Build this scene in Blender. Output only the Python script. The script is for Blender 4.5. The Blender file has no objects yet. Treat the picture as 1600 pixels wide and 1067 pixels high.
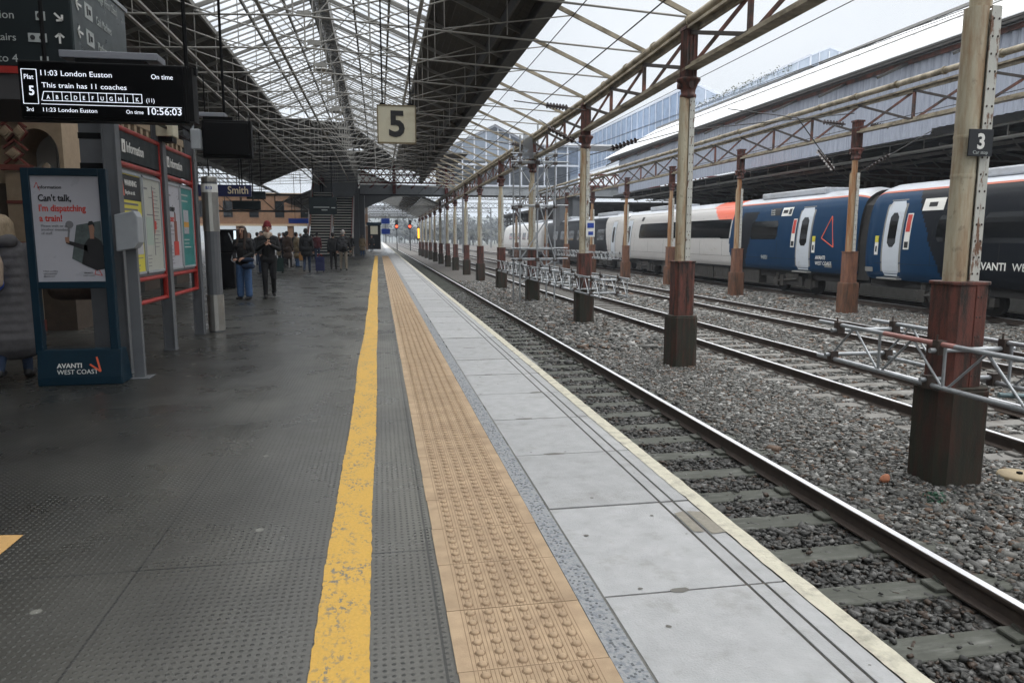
import bpy, math, random
import numpy as np
from mathutils import Matrix, Vector
R=math.radians
random.seed(7); RNG=np.random.default_rng(5)
scene=bpy.context.scene; COL=scene.collection

# ---------------------------------------------------------------- camera
cd=bpy.data.cameras.new('camera'); cam=bpy.data.objects.new('camera',cd); COL.objects.link(cam)
cd.sensor_width=36; cd.lens=25.875; cd.clip_start=0.05; cd.clip_end=6000
PITCH=R(7.9207); YAW=R(10.1565)
cam.location=(0,0,1.39); cam.rotation_euler=(R(90)-PITCH,0,-YAW)
scene.camera=cam
# ---------------------------------------------------------------- world: bright overcast
w=bpy.data.worlds.new('World'); scene.world=w; w.use_nodes=True
nt=w.node_tree; nt.nodes.clear()
out=nt.nodes.new('ShaderNodeOutputWorld'); bg=nt.nodes.new('ShaderNodeBackground')
sky=nt.nodes.new('ShaderNodeTexSky'); sky.sky_type='NISHITA'; sky.sun_disc=False
sky.sun_elevation=R(38); sky.sun_rotation=R(80); sky.air_density=1.0; sky.dust_density=3.0
tc=nt.nodes.new('ShaderNodeTexCoord'); sep=nt.nodes.new('ShaderNodeSeparateXYZ')
nt.links.new(tc.outputs['Generated'],sep.inputs[0])
mr=nt.nodes.new('ShaderNodeMapRange'); mr.inputs[1].default_value=0.0; mr.inputs[2].default_value=1.0
mr.inputs[3].default_value=0.0; mr.inputs[4].default_value=1.0
nt.links.new(sep.outputs[2],mr.inputs[0])
ns=nt.nodes.new('ShaderNodeTexNoise'); ns.inputs['Scale'].default_value=2.2; ns.inputs['Detail'].default_value=5
nt.links.new(tc.outputs['Generated'],ns.inputs[0])
cr=nt.nodes.new('ShaderNodeValToRGB'); cr.color_ramp.elements[0].position=0.0; cr.color_ramp.elements[0].color=(7.6,7.9,8.2,1)
cr.color_ramp.elements[1].position=1.0; cr.color_ramp.elements[1].color=(40,39.4,38.2,1)
_e=cr.color_ramp.elements.new(.40); _e.color=(9.0,9.3,9.6,1); _e=cr.color_ramp.elements.new(.60); _e.color=(26,26,25.6,1)
nt.links.new(mr.outputs[0],cr.inputs[0])
cl=nt.nodes.new('ShaderNodeMix'); cl.data_type='RGBA'; cl.blend_type='MULTIPLY'; cl.inputs[0].default_value=1.0
cr2=nt.nodes.new('ShaderNodeValToRGB'); cr2.color_ramp.elements[0].color=(.86,.88,.90,1); cr2.color_ramp.elements[1].color=(1.04,1.04,1.04,1)
cr2.color_ramp.elements[0].position=.3; cr2.color_ramp.elements[1].position=.7
nt.links.new(ns.outputs[0],cr2.inputs[0]); nt.links.new(cr.outputs[0],cl.inputs[6]); nt.links.new(cr2.outputs[0],cl.inputs[7])
mx=nt.nodes.new('ShaderNodeMix'); mx.data_type='RGBA'; mx.inputs[0].default_value=0.9
nt.links.new(sky.outputs[0],mx.inputs[6]); nt.links.new(cl.outputs[2],mx.inputs[7])
nt.links.new(mx.outputs[2],bg.inputs[0]); bg.inputs[1].default_value=0.1
nt.links.new(bg.outputs[0],out.inputs[0])
sd=bpy.data.lights.new('sun','SUN'); sd.energy=0.6; sd.angle=R(20); sd.color=(1,.97,.93)
so=bpy.data.objects.new('sun',sd); COL.objects.link(so)
so.rotation_euler=(R(52),0,R(100))   # soft light from the open right-hand side
scene.view_settings.view_transform='Standard'; scene.view_settings.look='None'
scene.view_settings.gamma=1; scene.view_settings.exposure=0.2
try: scene.view_settings.use_curve_mapping=False
except Exception: pass
scene.cycles.max_bounces=7; scene.cycles.transparent_max_bounces=14
scene.cycles.use_denoising=True

# ---------------------------------------------------------------- materials
MATS={}
def mat(name,col,rough=.7,islv=0,patchy=0,metal=0,var=0.0,vscale=3,col2=None,c2lo=.5,c2hi=.65,bump=0,bscale=40,stretch=(1,1,1),emit=0,spec=.5,alpha=1,isl=None,coat=0,rnd=0,dirt=0):
    if name in MATS: return MATS[name]
    m=bpy.data.materials.new(name); m.use_nodes=True; n=m.node_tree.nodes; l=m.node_tree.links
    b=n['Principled BSDF']; b.inputs['Roughness'].default_value=rough; b.inputs['Metallic'].default_value=metal
    b.inputs['Specular IOR Level'].default_value=spec; b.inputs['Base Color'].default_value=(*col,1)
    if coat: b.inputs['Coat Weight'].default_value=coat; b.inputs['Coat Roughness'].default_value=.12
    cur=None
    def rgb(c):
        x=n.new('ShaderNodeRGB'); x.outputs[0].default_value=(*c,1); return x.outputs[0]
    tcn=n.new('ShaderNodeTexCoord'); mp=n.new('ShaderNodeMapping'); mp.inputs['Scale'].default_value=stretch
    l.new(tcn.outputs['Object'],mp.inputs[0])
    if rnd:
        oi=n.new('ShaderNodeObjectInfo'); cb=n.new('ShaderNodeVectorMath'); cb.operation='SCALE'; cb.inputs[0].default_value=(17,31,11)
        l.new(oi.outputs['Random'],cb.inputs['Scale']); l.new(cb.outputs[0],mp.inputs['Location'])
    cur=rgb(col)
    def mix(fac,a,bb,blend='MIX'):
        x=n.new('ShaderNodeMix'); x.data_type='RGBA'; x.blend_type=blend
        if isinstance(fac,float): x.inputs[0].default_value=fac
        else: l.new(fac,x.inputs[0])
        l.new(a,x.inputs[6]); l.new(bb,x.inputs[7]); return x.outputs[2]
    def noise(s,d=6,v=None,r=.6):
        x=n.new('ShaderNodeTexNoise'); x.inputs['Scale'].default_value=s; x.inputs['Detail'].default_value=d; x.inputs['Roughness'].default_value=r
        l.new(v or mp.outputs[0],x.inputs[0]); return x.outputs[0]
    def ramp(f,a,bb,ca=(0,0,0),cb_=(1,1,1)):
        x=n.new('ShaderNodeValToRGB'); x.color_ramp.elements[0].position=a; x.color_ramp.elements[1].position=bb
        x.color_ramp.elements[0].color=(*ca,1); x.color_ramp.elements[1].color=(*cb_,1); l.new(f,x.inputs[0]); return x.outputs[0]
    if col2 is not None:
        fk=ramp(noise(vscale,8,None,.68),c2lo,c2hi)
        if patchy:
            pm=n.new('ShaderNodeMath'); pm.operation='MULTIPLY'; l.new(fk,pm.inputs[0]); l.new(ramp(noise(vscale*patchy,3),.42,.62),pm.inputs[1]); fk=pm.outputs[0]
        cur=mix(fk,cur,rgb(col2))
    if dirt:
        dv=tcn.outputs['Object']; cur=mix(ramp(noise(9,7,dv),.60,.68,(0,0,0),(dirt,dirt,dirt)),cur,rgb((.05,.03,.018)))
    if isl is not None:
        g=n.new('ShaderNodeNewGeometry'); x=n.new('ShaderNodeValToRGB'); l.new(g.outputs['Random Per Island'],x.inputs[0])
        x.color_ramp.interpolation='CONSTANT'
        while len(x.color_ramp.elements)<len(isl): x.color_ramp.elements.new(.5)
        for i,c in enumerate(isl): x.color_ramp.elements[i].position=i/len(isl); x.color_ramp.elements[i].color=(*c,1)
        cur=mix(1.0,x.outputs[0],x.outputs[0])
    if islv:
        g=n.new('ShaderNodeNewGeometry'); x=n.new('ShaderNodeMapRange'); x.inputs[3].default_value=1-islv; x.inputs[4].default_value=1+islv; l.new(g.outputs['Random Per Island'],x.inputs[0])
        vm=n.new('ShaderNodeVectorMath'); vm.operation='SCALE'; l.new(cur,vm.inputs[0]); l.new(x.outputs[0],vm.inputs['Scale']); cur=vm.outputs[0]
    if var:
        lo=1-var; hi=1+var*.8
        cur=mix(1.0,cur,ramp(noise(vscale*1.7,7),.25,.75,(lo,lo,lo),(hi,hi,hi)),'MULTIPLY')
        rr=n.new('ShaderNodeMapRange'); rr.inputs[3].default_value=max(.03,rough-.12); rr.inputs[4].default_value=min(1,rough+.15)
        l.new(noise(vscale*2.3,4),rr.inputs[0]); l.new(rr.outputs[0],b.inputs['Roughness'])
    l.new(cur,b.inputs['Base Color'])
    if bump:
        bp=n.new('ShaderNodeBump'); bp.inputs['Strength'].default_value=min(1,bump); bp.inputs['Distance'].default_value=.01
        l.new(noise(bscale,4,tcn.outputs['Object']),bp.inputs['Height']); l.new(bp.outputs[0],b.inputs['Normal'])
    if emit:
        b.inputs['Emission Color'].default_value=(*col,1); b.inputs['Emission Strength'].default_value=emit
    if alpha<1: b.inputs['Alpha'].default_value=alpha
    MATS[name]=m; return m
def nodes_of(m):
    return m.node_tree.nodes,m.node_tree.links,m.node_tree.nodes['Principled BSDF']

# rubber-like dark deck with rows of small studs
def deck_material():
    m=mat('deck_dark',(.05,.053,.05),.36,spec=.45)
    n,l,b=nodes_of(m)
    tcn=n.new('ShaderNodeTexCoord'); sx=n.new('ShaderNodeSeparateXYZ'); l.new(tcn.outputs['Object'],sx.inputs[0])
    def M(op,a,bb=None,c=None):
        x=n.new('ShaderNodeMath'); x.operation=op
        for i,v in enumerate((a,bb,c)):
            if v is None: continue
            if isinstance(v,(int,float)): x.inputs[i].default_value=v
            else: l.new(v,x.inputs[i])
        return x.outputs[0]
    def cell(o,s,off=0): return M('SUBTRACT',M('FRACT',M('ADD',M('DIVIDE',o,s),off)),.5)
    fx=cell(sx.outputs[0],.03); fy=cell(sx.outputs[1],.034)
    d=M('SQRT',M('ADD',M('MULTIPLY',fx,fx),M('MULTIPLY',fy,fy)))
    dot=n.new('ShaderNodeMapRange'); dot.inputs[1].default_value=.16; dot.inputs[2].default_value=.26; dot.inputs[3].default_value=1; dot.inputs[4].default_value=0
    l.new(d,dot.inputs[0])
    def noise(s,dt=6,sc=(1,1,1),r=.6):
        mp=n.new('ShaderNodeMapping'); mp.inputs['Scale'].default_value=sc; l.new(tcn.outputs['Object'],mp.inputs[0])
        x=n.new('ShaderNodeTexNoise'); x.inputs['Scale'].default_value=s; x.inputs['Detail'].default_value=dt; x.inputs['Roughness'].default_value=r
        l.new(mp.outputs[0],x.inputs[0]); return x.outputs[0]
    def ramp(f,a,bb,ca,cb_):
        x=n.new('ShaderNodeValToRGB'); x.color_ramp.elements[0].position=a; x.color_ramp.elements[1].position=bb
        x.color_ramp.elements[0].color=(*ca,1); x.color_ramp.elements[1].color=(*cb_,1); l.new(f,x.inputs[0]); return x.outputs[0]
    def mix(f,a,bb,bl='MIX'):
        x=n.new('ShaderNodeMix'); x.data_type='RGBA'; x.blend_type=bl
        if isinstance(f,float): x.inputs[0].default_value=f
        else: l.new(f,x.inputs[0])
        l.new(a,x.inputs[6]); l.new(bb,x.inputs[7]); return x.outputs[2]
    base=ramp(noise(.9,7,(1,.6,1)),.3,.7,(.013,.013,.012),(.042,.042,.038))
    fine=ramp(noise(70,4),.35,.7,(.82,.82,.82),(1.2,1.2,1.2)); base=mix(1.0,base,fine,'MULTIPLY')
    pale=n.new('ShaderNodeMapRange'); pale.inputs[1].default_value=-1.9; pale.inputs[2].default_value=.2; pale.inputs[3].default_value=0; pale.inputs[4].default_value=.85; pale.interpolation_type='SMOOTHSTEP'  # dusty grey towards the edge, with sky sheen and canopy shade painted in
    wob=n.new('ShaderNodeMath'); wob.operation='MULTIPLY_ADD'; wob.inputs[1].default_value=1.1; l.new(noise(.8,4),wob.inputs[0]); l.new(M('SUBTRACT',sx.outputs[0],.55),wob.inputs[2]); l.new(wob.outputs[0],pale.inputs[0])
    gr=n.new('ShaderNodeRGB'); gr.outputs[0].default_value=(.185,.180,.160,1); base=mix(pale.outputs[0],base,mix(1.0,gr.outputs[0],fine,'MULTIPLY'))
    wear=ramp(noise(1.7,6,(1,.5,1)),.42,.62,(0,0,0),(1,1,1))
    dm=n.new('ShaderNodeMath'); dm.operation='MULTIPLY'; l.new(dot.outputs[0],dm.inputs[0]); l.new(wear,dm.inputs[1])
    # worn studs: pale grit on some, dark rubber on the rest
    c3=n.new('ShaderNodeRGB'); c3.outputs[0].default_value=(.12,.12,.11,1)
    c4=n.new('ShaderNodeRGB'); c4.outputs[0].default_value=(.02,.021,.021,1)
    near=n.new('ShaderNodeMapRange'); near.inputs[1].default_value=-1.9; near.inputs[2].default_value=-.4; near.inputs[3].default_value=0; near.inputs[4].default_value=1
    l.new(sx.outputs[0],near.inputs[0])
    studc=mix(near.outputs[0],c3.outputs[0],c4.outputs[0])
    dd=M('MULTIPLY',dot.outputs[0],M('ADD',M('MULTIPLY',wear,.5),.5))
    base=mix(dd,base,studc)
    pt=ramp(noise(.55,3,(1,.35,1)),.45,.60,(.72,.72,.72),(1.12,1.12,1.1)); base=mix(1.0,base,pt,'MULTIPLY')
    sc=n.new('ShaderNodeMath'); sc.operation='MULTIPLY'; l.new(ramp(noise(34,8,(1,.25,1),.75),.60,.70,(0,0,0),(1,1,1)),sc.inputs[0]); l.new(ramp(noise(1.1,3),.48,.62,(0,0,0),(.5,.5,.5)),sc.inputs[1]); base=mix(sc.outputs[0],base,c3.outputs[0])
    # gum and paint spots
    vo=n.new('ShaderNodeTexVoronoi'); vo.inputs['Scale'].default_value=2.6; l.new(tcn.outputs['Object'],vo.inputs[0])
    gum=n.new('ShaderNodeMapRange'); gum.inputs[1].default_value=.045; gum.inputs[2].default_value=.06; gum.inputs[3].default_value=.75; gum.inputs[4].default_value=0
    l.new(vo.outputs['Distance'],gum.inputs[0])
    gc=n.new('ShaderNodeRGB'); gc.outputs[0].default_value=(.24,.24,.21,1); base=mix(gum.outputs[0],base,gc.outputs[0])
    # cross seams every 2.4 m and lengthwise every 1.2 m
    s1=M('LESS_THAN',M('ABSOLUTE',cell(sx.outputs[0],1.22,.35)),.004); s2=M('LESS_THAN',M('ABSOLUTE',cell(sx.outputs[1],2.45,.2)),.0022)
    sm=M('MULTIPLY',M('MAXIMUM',s1,s2),.7); base=mix(sm,base,c4.outputs[0])
    l.new(base,b.inputs['Base Color'])
    rr=n.new('ShaderNodeMapRange'); rr.inputs[1].default_value=.3; rr.inputs[2].default_value=.7; rr.inputs[3].default_value=.20; rr.inputs[4].default_value=.42
    l.new(noise(1.3,5),rr.inputs[0]); l.new(rr.outputs[0],b.inputs['Roughness'])
    hb=M('ADD',M('MULTIPLY',dot.outputs[0],.8),M('MULTIPLY',noise(90,3),.25))
    bp=n.new('ShaderNodeBump'); bp.inputs['Strength'].default_value=.55; bp.inputs['Distance'].default_value=.004
    l.new(hb,bp.inputs['Height']); l.new(bp.outputs[0],b.inputs['Normal'])
    return m
def brick_material(name,c1,c2,mortar,scale=4.4):
    m=mat(name,c1,.85); n,l,b=nodes_of(m)
    tcn=n.new('ShaderNodeTexCoord'); mp=n.new('ShaderNodeMapping'); l.new(tcn.outputs['Object'],mp.inputs[0])
    sx=n.new('ShaderNodeSeparateXYZ'); l.new(mp.outputs[0],sx.inputs[0]); ad=n.new('ShaderNodeMath'); l.new(sx.outputs[0],ad.inputs[0]); l.new(sx.outputs[1],ad.inputs[1])
    cx=n.new('ShaderNodeCombineXYZ'); l.new(ad.outputs[0],cx.inputs[0]); l.new(sx.outputs[2],cx.inputs[1])
    br=n.new('ShaderNodeTexBrick'); br.inputs['Scale'].default_value=scale; br.inputs['Color1'].default_value=(*c1,1); br.inputs['Color2'].default_value=(*c2,1); br.inputs['Mortar'].default_value=(*mortar,1)
    br.inputs['Mortar Size'].default_value=.015; l.new(cx.outputs[0],br.inputs[0])
    no=n.new('ShaderNodeTexNoise'); no.inputs['Scale'].default_value=1.5; no.inputs['Detail'].default_value=6; l.new(tcn.outputs['Object'],no.inputs[0])
    ra=n.new('ShaderNodeValToRGB'); ra.color_ramp.elements[0].color=(.6,.6,.6,1); ra.color_ramp.elements[1].color=(1.2,1.2,1.2,1); l.new(no.outputs[0],ra.inputs[0])
    x=n.new('ShaderNodeMix'); x.data_type='RGBA'; x.blend_type='MULTIPLY'; x.inputs[0].default_value=1; l.new(br.outputs[0],x.inputs[6]); l.new(ra.outputs[0],x.inputs[7])
    l.new(x.outputs[2],b.inputs['Base Color']); return m
def glass_material(name,tint,alpha,rough=.35,gl=.06):
    m=bpy.data.materials.new(name); m.use_nodes=True; n=m.node_tree.nodes; l=m.node_tree.links; n.clear()
    o=n.new('ShaderNodeOutputMaterial'); t=n.new('ShaderNodeBsdfTransparent'); t.inputs[0].default_value=(*tint,1)
    tr=n.new('ShaderNodeBsdfTranslucent'); tr.inputs[0].default_value=(*[c*.9 for c in tint],1)
    g=n.new('ShaderNodeBsdfGlossy'); g.inputs['Roughness'].default_value=rough; g.inputs[0].default_value=(.6,.6,.6,1)
    a=n.new('ShaderNodeMixShader'); b2=n.new('ShaderNodeMixShader'); fr=n.new('ShaderNodeValue'); fr.outputs[0].default_value=gl
    tc_=n.new('ShaderNodeTexCoord'); no=n.new('ShaderNodeTexNoise'); no.inputs['Scale'].default_value=1.3; no.inputs['Detail'].default_value=7; l.new(tc_.outputs['Object'],no.inputs[0])
    mr_=n.new('ShaderNodeMapRange'); mr_.inputs[1].default_value=.3; mr_.inputs[2].default_value=.7; mr_.inputs[3].default_value=max(0,1-alpha-.12); mr_.inputs[4].default_value=min(1,1-alpha+.15); l.new(no.outputs[0],mr_.inputs[0])
    l.new(mr_.outputs[0],a.inputs[0]); l.new(t.outputs[0],a.inputs[1]); l.new(tr.outputs[0],a.inputs[2])
    l.new(fr.outputs[0],b2.inputs[0]); l.new(a.outputs[0],b2.inputs[1]); l.new(g.outputs[0],b2.inputs[2]); l.new(b2.outputs[0],o.inputs[0])
    MATS[name]=m; return m
def emat(name,col,s=1): return mat(name,col,.5,emit=s)

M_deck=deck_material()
M_slab=mat('slab_concrete',(.405,.41,.415),.68,var=.14,vscale=5,bump=.35,bscale=120,col2=(.27,.265,.25),c2lo=.54,c2hi=.8,islv=.07)
M_slabd=mat('joint_dirt',(.055,.052,.045),.9,var=.3,vscale=20)
M_edge=mat('edge_paint',(.60,.57,.46),.7,col2=(.36,.34,.28),c2lo=.5,c2hi=.68,vscale=9,bump=.5,bscale=60,var=.1)
M_yellow=mat('yellow_paint',(.64,.385,.075),.65,col2=(.20,.19,.15),c2lo=.52,c2hi=.57,vscale=40,patchy=.14,stretch=(1.3,.8,1),var=.1,bump=.3,bscale=90)
M_tact=mat('tactile_buff',(.46,.335,.215),.8,var=.16,vscale=5,bump=.12,bscale=150,col2=(.34,.24,.155),c2lo=.45,c2hi=.75,islv=.05)
M_tgro=mat('tactile_groove',(.24,.16,.095),.85)
M_drain=mat('drain_grit',(.31,.32,.33),.6,col2=(.21,.23,.255),c2lo=.5,c2hi=.56,vscale=40,bump=.6,bscale=60)
M_pside=mat('platform_side',(.09,.08,.07),.9,var=.3,vscale=4)
M_ball=mat('ballast_bed',(.045,.042,.039),.9,col2=(.11,.10,.09),c2lo=.4,c2hi=.6,vscale=26,bump=1,bscale=22,var=.25)
STC=[(q[0]*.68,q[1]*.69,q[2]*.69) for q in [(.10,.10,.095),(.15,.148,.14),(.20,.195,.185),(.075,.073,.068),(.26,.255,.245),(.13,.105,.085),(.17,.165,.155),(.44,.43,.415),(.055,.054,.05),(.16,.095,.06),(.22,.215,.20),(.12,.12,.11)]]
M_stone=mat('ballast_stone',(.2,.2,.2),.62,isl=STC,var=.25,vscale=18)
M_stoned=mat('ballast_stone_oily',(.2,.2,.2),.5,isl=[tuple(c*.42 for c in q) for q in STC],var=.25,vscale=18)
M_rail=mat('rail_head',(.80,.81,.84),.45,metal=.75,var=.1,vscale=8,stretch=(1,.05,1))
M_rails=mat('rail_side',(.045,.032,.025),.75,var=.3,vscale=6)
M_sleep=mat('sleeper_timber',(.060,.064,.052),.7,col2=(.17,.175,.16),c2lo=.5,c2hi=.8,vscale=3,stretch=(1,4,1),rnd=1,var=.3)
M_sleepc=mat('sleeper_concrete',(.17,.165,.155),.8,col2=(.10,.09,.08),vscale=3,rnd=1,var=.25)
M_cream=mat('column_cream',(.47,.43,.32),.55,col2=(.26,.13,.05),c2lo=.42,c2hi=.72,vscale=2.6,stretch=(2.4,2.4,.45),rnd=1,var=.14,dirt=.35,bump=.25,bscale=50)
M_flange=mat('column_flange_white',(.50,.50,.46),.5,col2=(.16,.08,.045),c2lo=.56,c2hi=.61,vscale=4.5,stretch=(2.5,2.5,.9),rnd=1,var=.1,bump=.25,bscale=60)
M_red=mat('column_oxide_red',(.13,.040,.028),.6,col2=(.022,.016,.012),c2lo=.42,c2hi=.60,vscale=3.4,stretch=(2.2,2.2,.6),rnd=1,var=.35,bump=.5,bscale=50,dirt=.8)
M_plinth=mat('column_plinth_dark',(.020,.021,.012),.7,col2=(.055,.018,.011),c2lo=.46,c2hi=.68,vscale=2.8,stretch=(2.5,2.5,.5),rnd=1,var=.4,bump=.5,bscale=40)
M_chord=mat('girder_cream',(.30,.26,.19),.6,col2=(.08,.06,.03),c2lo=.44,c2hi=.66,vscale=2.2,var=.25,rnd=1,bump=.3,bscale=50)
M_brace=mat('girder_brace_red',(.17,.06,.04),.6,col2=(.04,.026,.02),c2lo=.42,c2hi=.6,vscale=2,var=.3,rnd=1)
M_braced=mat('girder_brace_dark',(.035,.026,.022),.6,var=.3,rnd=1)
M_rivet=mat('rivet_dark',(.05,.035,.028),.6)
M_steel=mat('roof_steel',(.17,.165,.15),.6,var=.3,vscale=2,rnd=1)
M_rod=mat('tie_rod_grey',(.30,.29,.265),.55,var=.2,rnd=1)
M_board=mat('roof_boards',(.055,.049,.04),.85,var=.3,vscale=1,stretch=(1,5,1),bump=.3,bscale=30)
M_fascia=mat('roof_fascia',(.055,.053,.05),.7,var=.3)
M_glz=glass_material('roof_glazing',(.95,.97,1.0),.84)
M_glz2=glass_material('dirty_pane',(.55,.62,.72),.45)
M_corr=mat('corrugated_translucent',(.33,.36,.43),.45,col2=(.19,.21,.26),c2lo=.5,c2hi=.75,vscale=3,stretch=(1,6,.3),var=.12)
M_bar=mat('glazing_bar',(.30,.29,.27),.6,var=.2)
M_sheet=mat('roof_sheet_white',(.82,.83,.85),.4,var=.08,vscale=.5)
M_black=mat('black_casing',(.004,.004,.0045),.5,var=.2,spec=.15)
M_screen=mat('screen_black',(.0015,.0015,.002),.3,spec=.12)
M_led=emat('led_white',(.85,.9,1.0),.62)
M_greysign=mat('sign_slate',(.010,.016,.018),.5,spec=.25,var=.12)
M_greysign2=mat('sign_slate_gloss',(.05,.064,.066),.3,var=.12)
M_signw=mat('sign_lettering',(.42,.45,.44),.5)
M_signwb=mat('sign_lettering_bright',(.75,.75,.72),.5)
M_redp=mat('red_paint',(.33,.020,.014),.38,var=.15,vscale=3)
M_post=mat('post_grey',(.115,.122,.132),.45,var=.14,vscale=3)
M_postl=mat('box_grey',(.32,.34,.36),.45,var=.1,vscale=4)
M_lightbar=mat('light_grey_bar',(.22,.23,.26),.5,var=.1)
M_navy=mat('stand_petrol',(.0025,.020,.036),.36,var=.18,vscale=4,spec=.3)
M_paper=mat('poster_paper',(.42,.42,.46),.3,var=.04)
M_paper2=mat('poster_paper_cream',(.44,.45,.40),.35,var=.06)
M_ink=mat('ink_black',(.012,.012,.014),.5); M_inkred=mat('ink_red',(.52,.045,.03),.5); M_inkgrey=mat('ink_grey',(.16,.16,.17),.5)
M_yel=mat('poster_yellow',(.62,.55,.05),.4,var=.05); M_teal=mat('poster_teal',(.03,.22,.21),.4,var=.1)
M_coral=mat('logo_coral',(.75,.13,.06),.4)
M_num=mat('number_plate_cream',(.62,.58,.44),.5,col2=(.45,.38,.25),c2lo=.5,c2hi=.8,vscale=3,var=.06)
M_steelb=mat('brushed_steel',(.42,.41,.38),.32,metal=.8,var=.2,vscale=3)
M_tnavy=mat('train_navy',(.001,.031,.085),.42,spec=.16,var=.08,vscale=1)
M_tblack=mat('train_black',(.004,.006,.010),.42,spec=.16)
M_twhite=mat('train_white',(.50,.49,.48),.36,coat=.2,col2=(.30,.25,.19),c2lo=.62,c2hi=.85,vscale=1.1,stretch=(1,.6,2),var=.06)
M_torange=mat('train_orange',(.80,.13,.05),.3,coat=.4)
M_troof=mat('train_roof',(.50,.53,.58),.35,col2=(.28,.28,.28),c2lo=.5,c2hi=.75,vscale=1.5,stretch=(1,.4,1),var=.1)
M_twin=mat('train_window',(.004,.005,.006),.12,spec=.4)
M_tdoor=mat('train_door',(.55,.60,.66),.32,coat=.3,col2=(.34,.31,.26),c2lo=.58,c2hi=.8,vscale=1.5,var=.05)
M_under=mat('train_underframe',(.014,.013,.012),.8,var=.4,vscale=3)
M_underb=mat('train_equipment',(.04,.037,.033),.75,var=.35,vscale=3)
M_gal=mat('galvanised_tube',(.36,.38,.40),.4,metal=.5,var=.25,vscale=5)
M_galr=mat('tube_red',(.36,.17,.15),.5,var=.2)
M_conc=mat('concrete_grey',(.22,.22,.21),.8,var=.15)
M_brickd=brick_material('brick_dark',(.085,.055,.04),(.06,.045,.035),(.05,.045,.04))
M_bricko=brick_material('brick_orange',(.24,.12,.055),(.17,.085,.045),(.16,.13,.10))
M_terra=mat('terracotta_cream',(.36,.27,.18),.75,var=.15,vscale=6,bump=.3)
M_terrar=mat('terracotta_red',(.20,.055,.04),.7,var=.15,vscale=6)
M_plaster=mat('plaster_white',(.66,.66,.64),.8,var=.08)
M_bridge=mat('bridge_pale',(.30,.32,.34),.6,var=.15)
M_wframe=mat('window_frame_pale',(.62,.66,.74),.5)
M_dark=mat('dark_interior',(.012,.012,.012),.9,var=.3)
M_insul=mat('insulator_brown',(.030,.015,.012),.25,coat=.5)
M_wire=mat('wire_dark',(.03,.03,.03),.6)
M_siteb=mat('shop_blue',(.008,.012,.07),.4)
M_gold=mat('shop_lettering',(.70,.60,.42),.5)
M_bluesign=mat('blue_sign',(.01,.05,.32),.4)
M_ground=mat('far_ground',(.10,.105,.09),.95,var=.3,vscale=.05)

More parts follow.
